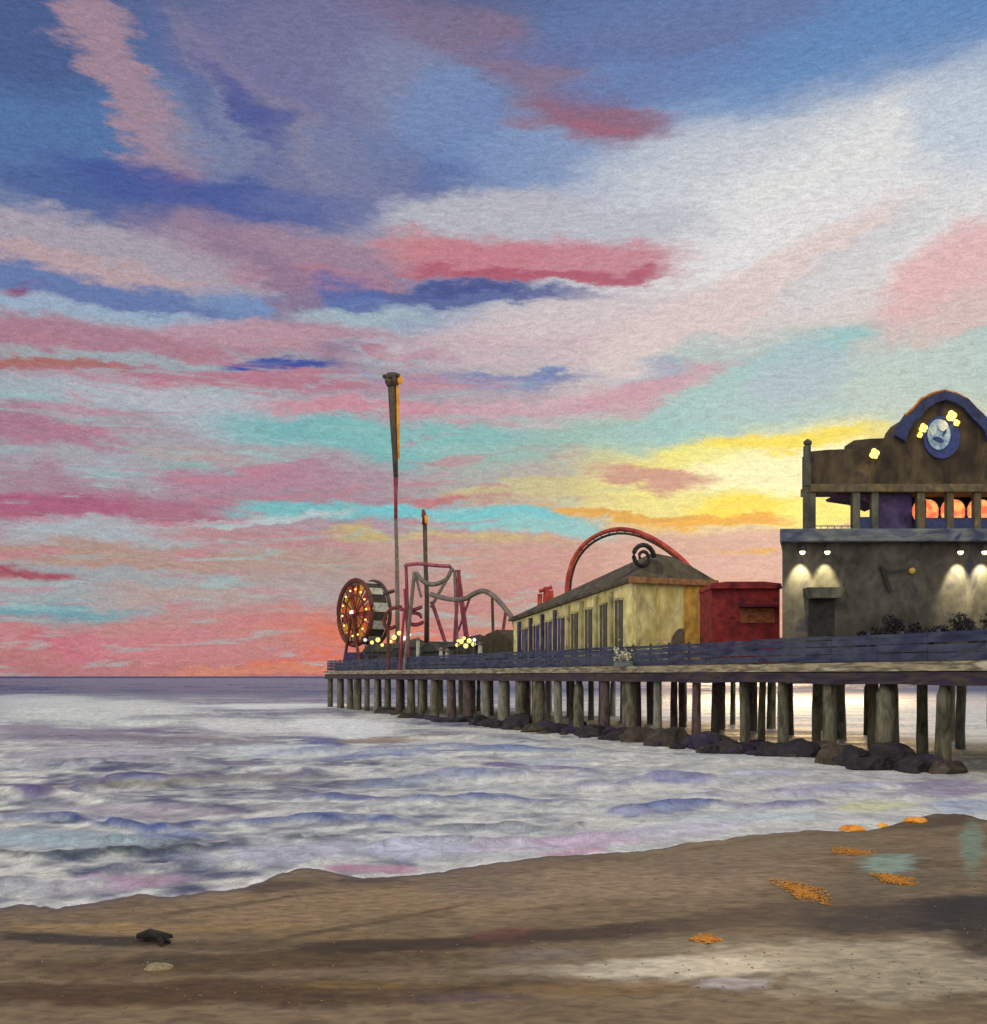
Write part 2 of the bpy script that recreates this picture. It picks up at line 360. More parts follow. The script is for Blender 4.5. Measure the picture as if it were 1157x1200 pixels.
def grid(name, rows, cols, fn, m, cfn):
    """rows: list of Y; cols: list of X/Y ratios"""
    Yg, Rg = np.meshgrid(rows, cols, indexing='ij'); Xg = Rg*np.maximum(np.abs(Yg), 12)
    Z = fn(Xg, Yg)
    nr, nc = Yg.shape
    co_ = np.stack([Xg, Yg, Z], -1).reshape(-1, 3)
    idx = np.arange(nr*nc).reshape(nr, nc)
    F = np.stack([idx[:-1, :-1], idx[:-1, 1:], idx[1:, 1:], idx[1:, :-1]], -1).reshape(-1, 4)
    me = bpy.data.meshes.new(name); me.vertices.add(len(co_)); me.vertices.foreach_set('co', co_.ravel())
    me.loops.add(F.size); me.loops.foreach_set('vertex_index', F.ravel().astype(np.int32))
    me.polygons.add(len(F)); me.polygons.foreach_set('loop_start', np.arange(0, F.size, 4, dtype=np.int32))
    me.polygons.foreach_set('loop_total', np.full(len(F), 4, dtype=np.int32))
    me.update(); me.validate()
    me.polygons.foreach_set('use_smooth', np.ones(len(F), bool))
    C_, wet = cfn(Xg, Yg, Z)
    a = me.color_attributes.new('tone', 'FLOAT_COLOR', 'POINT')
    rgba = np.concatenate([C_.reshape(-1, 3), wet.reshape(-1, 1)], 1)
    a.data.foreach_set('color', rgba.ravel().astype(np.float32))
    me.materials.append(m)
    o = bpy.data.objects.new(name, me); COL.objects.link(o); o['kind'] = 'structure'; return o
def strokes(X, Y, C_, A, lst, warp, k, desat=0.0):
    """patches of sand / foam / clear water and painted reflections on the ground; each an ellipse in metres"""
    for s in lst:
        px, py, hw, hh, col, op = s[:6]; rot = s[6] if len(s) > 6 else 0; wv = s[7] if len(s) > 7 else None
        gx, gy = gpx(px, py)
        rx = hw/FPX*gy; ry = hh*gy*gy/(FPX*EYE)
        t = math.tan(R(rot))*-1*gy/EYE           # slope of the streak on the ground
        dx = (X/np.maximum(Y, 3)-gx/gy)*gy/rx; dy = (Y-gy-(X-gx)*t)/ry
        d = np.sqrt(dx*dx+dy*dy) + warp
        a = smooth(-d, -1.15, -.55)*op
        c = np.array(lin(col))*k; c = c*(1-desat)+c.mean()*desat
        C_ = C_*(1-a[..., None]) + c*a[..., None]
        if wv is not None: A = A*(1-a)+wv*a
    return C_, A

# ------------------------------------------------------------------ sea
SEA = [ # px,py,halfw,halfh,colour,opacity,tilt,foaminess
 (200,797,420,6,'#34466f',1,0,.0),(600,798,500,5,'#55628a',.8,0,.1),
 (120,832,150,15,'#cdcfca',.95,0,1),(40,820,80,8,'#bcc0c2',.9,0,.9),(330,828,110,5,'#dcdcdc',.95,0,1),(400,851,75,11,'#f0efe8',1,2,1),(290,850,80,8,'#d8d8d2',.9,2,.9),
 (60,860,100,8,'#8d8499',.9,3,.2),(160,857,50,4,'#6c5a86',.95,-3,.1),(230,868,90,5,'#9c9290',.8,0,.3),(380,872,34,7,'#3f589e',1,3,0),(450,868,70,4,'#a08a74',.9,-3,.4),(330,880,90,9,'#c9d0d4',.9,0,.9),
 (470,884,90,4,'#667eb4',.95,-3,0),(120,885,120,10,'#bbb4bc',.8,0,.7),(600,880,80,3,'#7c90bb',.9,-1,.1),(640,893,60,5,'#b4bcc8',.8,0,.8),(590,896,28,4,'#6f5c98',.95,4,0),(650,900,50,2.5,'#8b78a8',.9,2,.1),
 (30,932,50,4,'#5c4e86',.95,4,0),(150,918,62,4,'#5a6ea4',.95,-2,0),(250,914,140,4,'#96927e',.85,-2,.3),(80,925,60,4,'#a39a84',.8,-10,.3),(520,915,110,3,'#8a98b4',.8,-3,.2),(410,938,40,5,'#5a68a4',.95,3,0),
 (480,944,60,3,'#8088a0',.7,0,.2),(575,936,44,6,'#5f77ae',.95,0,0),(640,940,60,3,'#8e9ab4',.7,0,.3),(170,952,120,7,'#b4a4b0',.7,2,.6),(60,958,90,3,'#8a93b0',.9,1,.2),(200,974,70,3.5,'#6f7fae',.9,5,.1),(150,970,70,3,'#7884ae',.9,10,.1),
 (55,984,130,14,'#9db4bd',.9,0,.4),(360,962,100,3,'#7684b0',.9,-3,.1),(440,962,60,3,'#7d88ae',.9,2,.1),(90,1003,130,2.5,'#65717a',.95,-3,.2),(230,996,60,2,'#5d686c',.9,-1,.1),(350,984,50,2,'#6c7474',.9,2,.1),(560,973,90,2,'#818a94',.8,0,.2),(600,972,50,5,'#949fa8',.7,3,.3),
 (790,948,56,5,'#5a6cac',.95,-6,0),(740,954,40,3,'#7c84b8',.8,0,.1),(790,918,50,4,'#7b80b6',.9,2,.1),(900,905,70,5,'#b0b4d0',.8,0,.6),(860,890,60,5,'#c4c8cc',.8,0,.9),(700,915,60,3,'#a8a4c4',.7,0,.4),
 (930,945,90,3,'#a49eb8',.8,-2,.4),(870,960,120,7,'#bcc8cc',.8,-3,.8),(1025,944,60,6,'#cfd09a',.85,-3,.7),(1110,925,60,12,'#9a8fb4',.85,0,.2),(980,925,80,5,'#a8a6d0',.8,-3,.3),(1130,945,50,14,'#a8b4d0',.8,0,.5),  # yellow and purple strokes: reflected glow and piles painted into the water
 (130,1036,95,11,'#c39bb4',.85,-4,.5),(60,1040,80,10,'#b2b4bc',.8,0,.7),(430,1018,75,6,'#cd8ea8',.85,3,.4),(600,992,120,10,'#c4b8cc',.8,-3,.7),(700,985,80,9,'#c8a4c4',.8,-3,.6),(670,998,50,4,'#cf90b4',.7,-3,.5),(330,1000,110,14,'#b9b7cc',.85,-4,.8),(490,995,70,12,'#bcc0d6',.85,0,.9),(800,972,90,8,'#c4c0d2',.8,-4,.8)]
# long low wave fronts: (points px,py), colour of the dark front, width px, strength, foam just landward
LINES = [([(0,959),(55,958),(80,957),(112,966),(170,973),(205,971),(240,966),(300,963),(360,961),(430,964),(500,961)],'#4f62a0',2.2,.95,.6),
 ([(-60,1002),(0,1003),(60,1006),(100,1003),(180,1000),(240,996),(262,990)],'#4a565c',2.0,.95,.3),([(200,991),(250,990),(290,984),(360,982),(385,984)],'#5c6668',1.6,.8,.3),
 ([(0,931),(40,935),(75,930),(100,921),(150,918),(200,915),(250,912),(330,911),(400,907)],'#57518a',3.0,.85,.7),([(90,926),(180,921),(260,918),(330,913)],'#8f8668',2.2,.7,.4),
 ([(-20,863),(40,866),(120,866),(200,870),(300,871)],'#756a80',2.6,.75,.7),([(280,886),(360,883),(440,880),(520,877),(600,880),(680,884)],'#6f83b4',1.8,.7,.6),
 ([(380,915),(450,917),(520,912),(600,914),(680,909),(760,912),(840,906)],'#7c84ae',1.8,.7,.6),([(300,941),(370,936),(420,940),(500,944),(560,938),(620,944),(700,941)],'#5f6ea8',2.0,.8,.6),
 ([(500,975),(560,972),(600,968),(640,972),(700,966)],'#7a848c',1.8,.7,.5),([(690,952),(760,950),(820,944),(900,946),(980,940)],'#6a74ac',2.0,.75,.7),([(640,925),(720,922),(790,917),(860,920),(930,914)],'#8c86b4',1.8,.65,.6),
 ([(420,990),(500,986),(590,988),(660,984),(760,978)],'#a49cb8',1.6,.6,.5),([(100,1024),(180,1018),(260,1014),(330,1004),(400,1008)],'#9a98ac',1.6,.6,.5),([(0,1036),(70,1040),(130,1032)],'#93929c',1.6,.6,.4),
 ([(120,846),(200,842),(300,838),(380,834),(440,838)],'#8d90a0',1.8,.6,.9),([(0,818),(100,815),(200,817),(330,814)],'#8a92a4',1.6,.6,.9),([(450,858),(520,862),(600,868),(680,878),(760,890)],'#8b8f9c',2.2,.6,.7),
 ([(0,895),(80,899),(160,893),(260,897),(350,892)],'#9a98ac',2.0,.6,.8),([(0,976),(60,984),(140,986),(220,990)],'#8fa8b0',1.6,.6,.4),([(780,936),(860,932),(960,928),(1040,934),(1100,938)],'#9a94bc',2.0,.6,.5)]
def line_d(pts, X, Y):
    r = X/np.maximum(Y, 3); g = [gpx(*p) for p in pts]; rr = [a/b_ for a, b_ in g]
    Yl = np.interp(r, rr, [b_ for a, b_ in g]); Yl = Yl*(1+.010*vnoise(r*70, r*0, 7)+.006*vnoise(r*190, r*0, 9))
    span = rr[-1]-rr[0]; m = smooth(r, rr[0], rr[0]+.12*span)*smooth(-r, -rr[-1], -rr[-1]+.12*span)*np.clip(.75+.5*vnoise(r*45, r*0+2, 13), 0, 1)
    return Y-Yl, m, Yl
def sea_h(X, Y):
    d = np.clip(Y-shoreY(X, Y), -2, None)
    amp = smooth(d, .3, 30)
    ph = Y + 3.5*fbm(X*.025, Y*.03, 11, 3) + .25*X
    h = np.zeros_like(X)
    for (lam, a, s) in ((9.0, .24, 21), (4.3, .10, 31), (17., .34, 41)):
        p = (ph + 1.2*fbm(X*.08, Y*.1, s, 2)*lam*.25)/lam
        fr = p-np.floor(p)
        crest = np.exp(-((fr-.42)/.15)**2)*.8 + np.exp(-((fr-.5)/.3)**2)*.35   # steeper on the landward side
        env = np.clip(.55+.9*vnoise(X*.05/ (lam*.2), Y/lam*.6, s+3), 0, 1.3)
        fade = 1/(1+(Y/(lam*26))**3)
        h += a*(crest-.3)*env*fade
    h *= amp
    h += .035*fbm(X*.35, Y*1.1, 51, 4)*smooth(d, 0, 3)/(1+(Y/120)**3)
    # the streaks of clear water are wave backs: give each a swell of its own
    w = .35*fbm(X*.25, Y*.3, 5, 3)
    for s in SEA:
        if s[7] <= .2 and s[3] <= 8 and s[1] > 850:
            gx, gy = gpx(s[0], s[1]); rx = s[2]/FPX*gy; ry = s[3]*gy*gy/(FPX*EYE)
            t = -math.tan(R(s[6]))*gy/EYE
            dd = np.sqrt(((X-gx)/rx)**2+((Y-gy-(X-gx)*t)/ry)**2)+w
            h += smooth(-dd, -1.2, -.2)*.14*min(1, ry/.8)
    for pts, col, wd, st, fo in LINES:
        dy, m, Yl = line_d(pts, X, Y); wm = np.maximum(wd*Yl*Yl/(FPX*EYE)*1.3, .35)
        # steep dark front facing the beach, long back
        h += m*np.where(dy < 0, np.exp(-(dy/(wm*.6))**2), np.exp(-(dy/(wm*2.2))**2))*np.minimum(.16*Yl/45+.05, .34)*smooth(d, 0, 2)
    return h + .02*smooth(d, 0, .6) - .012
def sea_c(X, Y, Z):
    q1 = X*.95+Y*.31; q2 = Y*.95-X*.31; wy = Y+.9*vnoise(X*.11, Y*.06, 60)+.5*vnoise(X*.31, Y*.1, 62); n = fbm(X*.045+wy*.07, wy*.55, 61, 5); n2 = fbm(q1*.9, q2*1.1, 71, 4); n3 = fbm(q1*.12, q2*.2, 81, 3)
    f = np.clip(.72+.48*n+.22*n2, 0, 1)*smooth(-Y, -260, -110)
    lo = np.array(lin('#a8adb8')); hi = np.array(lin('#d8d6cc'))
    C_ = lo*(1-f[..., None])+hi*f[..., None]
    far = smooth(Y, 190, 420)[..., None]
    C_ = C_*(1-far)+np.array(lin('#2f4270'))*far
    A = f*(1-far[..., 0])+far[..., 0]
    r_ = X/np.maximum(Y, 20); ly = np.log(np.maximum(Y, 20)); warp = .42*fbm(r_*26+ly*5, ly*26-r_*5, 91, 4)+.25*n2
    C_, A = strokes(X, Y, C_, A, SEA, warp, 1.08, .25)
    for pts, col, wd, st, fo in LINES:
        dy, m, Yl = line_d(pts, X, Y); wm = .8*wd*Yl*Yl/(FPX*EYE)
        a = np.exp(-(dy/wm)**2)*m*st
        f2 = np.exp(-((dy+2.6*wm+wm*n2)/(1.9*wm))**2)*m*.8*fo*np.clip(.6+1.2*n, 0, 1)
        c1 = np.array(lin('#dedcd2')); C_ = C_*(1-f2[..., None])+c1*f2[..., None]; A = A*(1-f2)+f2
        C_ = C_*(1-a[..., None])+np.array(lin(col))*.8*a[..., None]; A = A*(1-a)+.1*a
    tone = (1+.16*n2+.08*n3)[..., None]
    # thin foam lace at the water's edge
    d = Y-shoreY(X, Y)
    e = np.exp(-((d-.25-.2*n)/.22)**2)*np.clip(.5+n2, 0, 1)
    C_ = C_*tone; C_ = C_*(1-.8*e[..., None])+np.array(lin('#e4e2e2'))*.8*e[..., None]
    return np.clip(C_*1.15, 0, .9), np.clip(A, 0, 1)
def sea_mat():
    m, nt, b = newmat('sea_water'); N = nt.nodes; L = nt.links
    at = N.new('ShaderNodeVertexColor'); at.layer_name = 'tone'
    geo = N.new('ShaderNodeNewGeometry')
    mp = N.new('ShaderNodeMapping'); mp.inputs['Scale'].default_value = (1.5, .9, 1); mp.inputs['Rotation'].default_value = (0, 0, R(12)); L.new(geo.outputs['Position'], mp.inputs['Vector'])
    n1 = N.new('ShaderNodeTexNoise'); n1.inputs['Scale'].default_value = 1.1; n1.inputs['Detail'].default_value = 7; n1.inputs['Distortion'].default_value = .8
    L.new(mp.outputs[0], n1.inputs['Vector'])
    n2 = N.new('ShaderNodeTexNoise'); n2.inputs['Scale'].default_value = 5; n2.inputs['Detail'].default_value = 6; n2.inputs['Distortion'].default_value = 1.5
    L.new(mp.outputs[0], n2.inputs['Vector'])
    # flecks of foam and darker water between
    cr = N.new('ShaderNodeMapRange'); cr.inputs['From Min'].default_value = .35; cr.inputs['From Max'].default_value = .68; cr.inputs['To Min'].default_value = .80; cr.inputs['To Max'].default_value = 1.2
    L.new(n1.outputs['Fac'], cr.inputs['Value'])
    cs = N.new('ShaderNodeMapRange'); cs.inputs['From Min'].default_value = .35; cs.inputs['From Max'].default_value = .65; cs.inputs['To Min'].default_value = .86; cs.inputs['To Max'].default_value = 1.14
    L.new(n2.outputs['Fac'], cs.inputs['Value'])
    mm = N.new('ShaderNodeMath'); mm.operation = 'MULTIPLY'; L.new(cr.outputs[0], mm.inputs[0]); L.new(cs.outputs[0], mm.inputs[1])
    vm = N.new('ShaderNodeVectorMath'); vm.operation = 'SCALE'; L.new(at.outputs['Color'], vm.inputs[0]); L.new(mm.outputs[0], vm.inputs['Scale'])
    L.new(vm.outputs[0], b.inputs['Base Color'])
    rr = N.new('ShaderNodeMapRange'); rr.inputs['To Min'].default_value = .22; rr.inputs['To Max'].default_value = .6
    L.new(at.outputs['Alpha'], rr.inputs['Value']); L.new(rr.outputs[0], b.inputs['Roughness'])
    b.inputs['IOR'].default_value = 1.33; b.inputs['Specular IOR Level'].default_value = .22
    bp = N.new('ShaderNodeBump'); bp.inputs['Strength'].default_value = .9; bp.inputs['Distance'].default_value = .22
    ad = N.new('ShaderNodeMath'); ad.operation = 'MULTIPLY_ADD'; L.new(n2.outputs['Fac'], ad.inputs[0]); ad.inputs[1].default_value = .4; L.new(n1.outputs['Fac'], ad.inputs[2])
    L.new(ad.outputs[0], bp.inputs['Height']); L.new(bp.outputs[0], b.inputs['Normal'])
    return m
rowsS = np.concatenate([np.geomspace(21, 400, 520), np.geomspace(410, 9000, 60)])
colsS = np.concatenate([np.linspace(-2.4, -.62, 60), np.linspace(-.61, .61, 480), np.linspace(.63, 2.4, 60)])
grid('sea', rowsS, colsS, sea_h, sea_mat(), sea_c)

# ------------------------------------------------------------------ beach
SAND = [ # last value: wetness
 (430,1062,330,26,'#a08b70',.9,-2,.2),(760,1035,260,30,'#a3907a',.9,-3,.2),(60,1078,160,10,'#8a7a62',.8,0,.4),(200,1090,180,8,'#a48c68',.8,0,.1),
 (330,1040,60,9,'#5f5238',.85,-6,.6),(560,1022,120,9,'#8a7866',.8,-4,.5),(430,1033,60,4,'#5f4c34',.8,0,.6),(300,1060,140,3,'#6a5a40',.7,-8,.4),(560,1045,70,14,'#87796e',.7,0,.3),(880,1000,170,10,'#93836c',.8,-5,.5),(830,1020,90,14,'#8a7c6c',.6,0,.3),
 (1100,965,70,8,'#6a5c48',.9,-4,.8),(960,985,90,7,'#8b7d66',.8,-3,.7),(100,1105,130,7,'#463d2e',.95,3,.3),(260,1112,90,8,'#6a5a44',.8,0,.2),(400,1100,120,7,'#8f7a5c',.8,0,.2),
 (440,1085,130,3,'#5f5036',.7,-12,.2),(250,1135,330,16,'#63502f',.9,-2,.2),(520,1112,190,10,'#483620',.95,-2,.3),(600,1103,60,12,'#7a4f40',.85,-3,.3),(740,1097,190,9,'#4c3a26',.95,-4,.4),(900,1082,140,14,'#6d5b46',.9,-6,.4),
 (1040,1085,130,20,'#4f4332',.95,-4,.5),(1130,1080,70,32,'#362c1f',.95,0,.5),(1145,1112,34,40,'#463a2a',.8,0,.3),(1060,1045,120,16,'#7f725e',.8,-3,.4),(820,1120,150,12,'#9a8f7c',.8,-2,.5),(950,1135,220,22,'#bcb3a0',.95,-3,.7),
 (1060,1160,200,32,'#b6ad9a',.95,0,.6),(800,1148,150,16,'#d6d2c6',.95,0,.8),(860,1168,60,9,'#b0b0bc',.9,0,.8),(650,1128,80,10,'#857a72',.8,0,.5),(620,1148,90,7,'#a69c8a',.7,0,.5),(250,1172,420,20,'#60492a',.95,0,.2),(560,1182,90,6,'#6e5c60',.8,0,.4),(420,1165,120,6,'#8a7448',.8,0,.2),
 (700,1175,140,8,'#8c7448',.7,0,.3),(140,1150,90,12,'#7e6a50',.8,0,.2),(170,1120,60,8,'#8a7862',.7,0,.2),(200,1128,60,9,'#5a4c3c',.7,0,.2),(1040,1018,42,11,'#9fbdb6',.9,-2,.95),(1140,990,16,34,'#8fb4ac',.6,0,.95),  # pale cyan strokes: sky reflection painted into the wet sand's colour
 (480,1078,60,4,'#75644c',.6,-4,.2),(700,1066,110,4,'#7f6e56',.6,-4,.2),(60,1135,60,6,'#6b5a44',.7,3,.2),(90,1088,80,4,'#b0976c',.7,0,.1)]
def sand_h(X, Y):
    d = shoreY(X, Y)-Y
    z = np.where(d > 0, .30*(1-np.exp(-np.clip(d, 0, 60)/14)), .05*d)
    z = np.maximum(z, -4.0)
    z = z + .020*fbm(X*.5, Y*1.2+X*.15, 101, 4)*smooth(d, -.5, 2.5) + .03*vnoise(X*.16, Y*.35, 103)*smooth(d, 0, 4)
    z = z + .035*np.exp(-((d-.35)/.35)**2)*(.6+.6*vnoise(X*.9, X*0, 105))        # little scarp where the water stops
    return z
def sand_c(X, Y, Z):
    n = fbm(X*.5+Y*.2, Y*.9-X*.15, 111, 5); n2 = fbm(X*.12, Y*.5, 113, 3)
    t = np.clip(.5+.5*n, 0, 1)[..., None]
    C_ = np.array(lin('#6f5f48'))*(1-t)+np.array(lin('#9b8a70'))*t
    A = np.full(X.shape, .3)
    warp = .36*fbm(X*.9+Y*.4, Y*1.6-X*.2, 121, 4)+.2*fbm(X*3.5+Y, Y*5-X, 123, 3)
    C_, A = strokes(X, Y, C_, A, SAND, warp, 1.0)
    d = shoreY(X, Y)-Y
    e = smooth(-d, -.55, -.05)*smooth(d, -1.5, 0)
    C_ = C_*(1-.55*e[..., None])+np.array(lin('#3d3122'))*.55*e[..., None]
    A = np.maximum(A, .8*smooth(-d, -2.0, 0))
    return np.clip((C_**1.12)*np.array([.97, .89, .76]), 0, .9), A
def sand_mat():
    m, nt, b = newmat('wet_sand'); N = nt.nodes; L = nt.links
    at = N.new('ShaderNodeVertexColor'); at.layer_name = 'tone'
    geo = N.new('ShaderNodeNewGeometry')
    mp = N.new('ShaderNodeMapping'); mp.inputs['Scale'].default_value = (1.6, 2.6, 1); mp.inputs['Rotation'].default_value = (0, 0, R(5)); L.new(geo.outputs['Position'], mp.inputs['Vector'])
    n1 = N.new('ShaderNodeTexNoise'); n1.inputs['Scale'].default_value = 1.6; n1.inputs['Detail'].default_value = 8; n1.inputs['Distortion'].default_value = .6
    L.new(mp.outputs[0], n1.inputs['Vector'])
    n2 = N.new('ShaderNodeTexNoise'); n2.inputs['Scale'].default_value = 60; n2.inputs['Detail'].default_value = 3
    L.new(geo.outputs['Position'], n2.inputs['Vector'])
    cr = N.new('ShaderNodeMapRange'); cr.inputs['From Min'].default_value = .32; cr.inputs['From Max'].default_value = .68; cr.inputs['To Min'].default_value = .66; cr.inputs['To Max'].default_value = 1.32
    L.new(n1.outputs['Fac'], cr.inputs['Value'])
    cs = N.new('ShaderNodeMapRange'); cs.inputs['From Min'].default_value = .3; cs.inputs['From Max'].default_value = .7; cs.inputs['To Min'].default_value = .8; cs.inputs['To Max'].default_value = 1.2
    L.new(n2.outputs['Fac'], cs.inputs['Value'])
    mm = N.new('ShaderNodeMath'); mm.operation = 'MULTIPLY'; L.new(cr.outputs[0], mm.inputs[0]); L.new(cs.outputs[0], mm.inputs[1])
    vm = N.new('ShaderNodeVectorMath'); vm.operation = 'SCALE'; L.new(at.outputs['Color'], vm.inputs[0]); L.new(mm.outputs[0], vm.inputs['Scale'])
    L.new(vm.outputs[0], b.inputs['Base Color'])
    rr = N.new('ShaderNodeMapRange'); rr.inputs['To Min'].default_value = .95; rr.inputs['To Max'].default_value = .28
    L.new(at.outputs['Alpha'], rr.inputs['Value']); L.new(rr.outputs[0], b.inputs['Roughness'])
    b.inputs['Specular IOR Level'].default_value = .5
    bp = N.new('ShaderNodeBump'); bp.inputs['Strength'].default_value = .55; bp.inputs['Distance'].default_value = .05
    ad = N.new('ShaderNodeMath'); ad.operation = 'MULTIPLY_ADD'; L.new(n2.outputs['Fac'], ad.inputs[0]); ad.inputs[1].default_value = .12; L.new(n1.outputs['Fac'], ad.inputs[2])
    L.new(ad.outputs[0], bp.inputs['Height']); L.new(bp.outputs[0], b.inputs['Normal'])
    return m
rowsB = np.concatenate([np.linspace(-900, 9, 14), np.geomspace(10, 14.5, 14)[:-1], np.geomspace(14.5, 60, 330), np.geomspace(61, 9500, 24)])
colsB = np.concatenate([np.geomspace(-60, -.66, 22), np.linspace(-.62, .62, 420), np.geomspace(.66, 60, 22)])
grid('beach_sand', rowsB, colsB, sand_h, sand_mat(), sand_c)
def sandz(X, Y): return float(sand_h(np.array([[X]]), np.array([[Y]]))[0, 0])

# ------------------------------------------------------------------ the pier
A0 = Vector((26.2, 60, 0)); DD = Vector((-.409, .9125, 0)).normalized(); NN = Vector((.9125, .409, 0)).normalized()
def onpier(px, w):      # point of the deck at sideways offset w seen at column px
    r = (px-CX)/FPX; q = A0+NN*w
    s = (q.x-r*q.y)/(r*DD.y-DD.x); return q+DD*s, s
def zof(py, Y): return EYE+(HY-py)/FPX*Y
DECK = 6.3
S0, S1 = -34.0, 135.5
timber = paint('timber_piles', ['#3c382c', '#5f5a48', '#7d7862', '#6a5348'], (1.2, 1.2, .35), .85, .8, fine=4, k=1.0)
timber2 = paint('violet_brown_piles', ['#41323f', '#5d4448', '#6d6252', '#4a4350'], (1.2, 1.2, .35), .85, .8, fine=4)
timber3 = paint('grey_weathered_piles', ['#5d6064', '#85847a', '#9a927e', '#6f6a60'], (1.2, 1.2, .3), .85, .8, fine=4)
beamdark = paint('dark_edge_beam', ['#1f1826', '#35283c', '#4a3c34', '#2a2030'], (.25, 1, 1.5), .7, .6, fine=3)
beamlight = paint('pale_edge_board', ['#8b7d60', '#b3a684', '#6d6250', '#c4bca0'], (.3, 1, 2), .8, .6, fine=3)
deckm = paint('deck_boards', ['#4a4238', '#6a604e'], (.4, 2, 1), .85)
railm = paint('blue_violet_rail', ['#1e203a', '#303656', '#474d60', '#262242'], (.22, 1, .8), .7, .6, fine=3)
pier = thing('pier', (A0.x, A0.y, 0), 'long timber pier running out over the surf on rows of dark piles', 'pier', rz=math.atan2(DD.y, DD.x))
def L2(name, bm, m, par=pier, sm=False): return obj(name, bm, m, par, sm, world=False)
b = BM(); box(b, S0, S1, -24, -.3, 5.35, DECK-.02); L2('deck', b, deckm)
b = BM(); box(b, S0, S1+.3, -.3, .12, 5.78, DECK+.04); box(b, S1, S1+.3, -24, -.304, 5.78, DECK+.04); L2('edge_board', b, beamlight)
def wavybeam(z0, z1, y0, y1):
    b = BM(); xs = np.linspace(S0, S1+.05, 120)
    rings = []
    for i, x in enumerate(xs):
        a = .05*float(vnoise(x*.12, 0, 3)); c = .07*float(vnoise(x*.2, 5, 4))
        rings.append([b.verts.new(p) for p in ((x, y0, z0+c), (x, y1, z0+c), (x, y1, z1+a), (x, y0, z1+a))])
    for p, q in zip(rings[:-1], rings[1:]):
        for k in range(4): b.faces.new((p[k], p[(k+1) % 4], q[(k+1) % 4], q[k]))
    b.faces.new(rings[0]); b.faces.new(rings[-1]); return b
L2('edge_beam', wavybeam(5.0, 5.72, -.35, .05), beamdark)
b = BM(); box(b, S1-.35, S1+.1, -24, -.4, 5.0, 5.7); L2('edge_beam', b, beamdark)
# piles, one mesh each
rp = random.Random(11)
npile = 0
for w, s_a, s_b, st in ((.7, -13, 135, 4.9), (9.5, -2, 135, 6.0), (17, 8, 134, 6.6), (23.4, 14, 133, 7.4)):
    s = s_a
    while s < s_b:
        r0 = rp.uniform(.36, .62) if w < 2 else rp.uniform(.3, .48)
        jx, jy = rp.uniform(-.35, .35), rp.uniform(-.15, .15)
        lean = rp.uniform(-.22, .22)
        b = BM(); zz = [-3.6, -.4, 1.2, 3.0, 4.4, 5.34]
        x = s+rp.uniform(-.9, .9)
        tube(b, [(x+jx*0+lean*(1-z/5.3)+.04*rp.uniform(-1, 1), -w+jy, z) for z in zz], [r0*(1.12-.04*i+rp.uniform(-.05, .05)) for i in range(len(zz))], 10)
        if w < 2 and rp.random() < .35:      # doubled pile
            tube(b, [(x+r0*2.2, -w-.3, z) for z in zz], r0*.8, 9)
        L2('pile', b, rp.choice([timber, timber, timber, timber2, timber3]), sm=True); npile += 1
        s += st*rp.uniform(.8, 1.2)
print('piles', npile)
# cap beams under the deck
for i in range(13):
    s = -8+i*11.4
    b = BM(); box(b, s-.22, s+.22, -23.6, -.4, 4.95, 5.34); L2('cap_beam', b, timber)
# parapet rail along the front edge
rail = None
b = BM()
for z0, z1 in ((6.42, 6.88), (6.93, 7.38), (7.43, 7.80), (7.85, 8.08)):
    n = 42; xs = np.linspace(S0, S1, n+1)
    for i in range(n):
        dz = .04*rp.uniform(-1, 1)
        box(b, xs[i]+.015, xs[i+1]-.015, -.42+.01*(i % 2), -.34+.01*(i % 2), z0+dz, z1+dz)
rail = L2('railing', b, railm)
n = 60
for i in range(n):
    s = S0+2+(S1-S0-4)*i/(n-1)
    b = BM(); box(b, s-.09, s+.09, -.56, -.44, 6.3, 8.16+.10*rp.random()); L2('post', b, railm, rail)

# rocks heaped along the front piles
rockms = [paint('dark_rock', ['#18131c', '#2c262c', '#3e352e'], (1.2, 1.2, 1.2), .8, .9, fine=5), paint('brown_rock', ['#2c261e', '#443a30', '#5a4d40'], (1.2, 1.2, 1.2), .85, .9, fine=5),
          paint('violet_rock', ['#221a34', '#352a44', '#463a3c'], (1.2, 1.2, 1.2), .8, .9, fine=5)]
protos = []
for i in range(7):
    b = BM(); bmesh.ops.create_icosphere(b, subdivisions=3, radius=1)
    q = random.Random(40+i); fx = [q.uniform(.7, 1.3) for _ in range(3)]
    pl = [(Vector((q.gauss(0, 1), q.gauss(0, 1), q.gauss(0, .8))).normalized(), q.uniform(.6, .85)) for _ in range(9)]
    for v in b.verts:
        p = v.co.copy()
        for nrm, d in pl:
            t = p.dot(nrm)
            if t > d: p -= nrm*(t-d)*.85
        p *= 1+.16*float(vnoise(v.co.x*3+i*9, v.co.y*3+v.co.z*2.2, i))+.10*float(vnoise(v.co.x*7+i*9+v.co.z*5, v.co.y*7-v.co.z*6, i+20))
        v.co = Vector((p.x*fx[0], p.y*fx[1], p.z*.75*fx[2]))
    protos.append((b, rockms[i % 3]))
rocko = []
rq = random.Random(5)
def putrock(P, sx, sz, k, group, label):
    if k >= len(rocko) or rocko[k] is None:
        b, m = protos[k]
        o = obj('rock', b, m, None, False)
        while len(rocko) <= k: rocko.append(None)
        rocko[k] = o
    else:
        o = rocko[k].copy(); COL.objects.link(o)
    o.location = P; o.scale = (sx, sx*rq.uniform(.7, 1.0), sz); o.rotation_euler = (0, 0, rq.uniform(0, 6.28))
    for kk in ('label', 'category', 'group'):
        if kk in o: del o[kk]
    tag(o, label, 'rock', group); return o
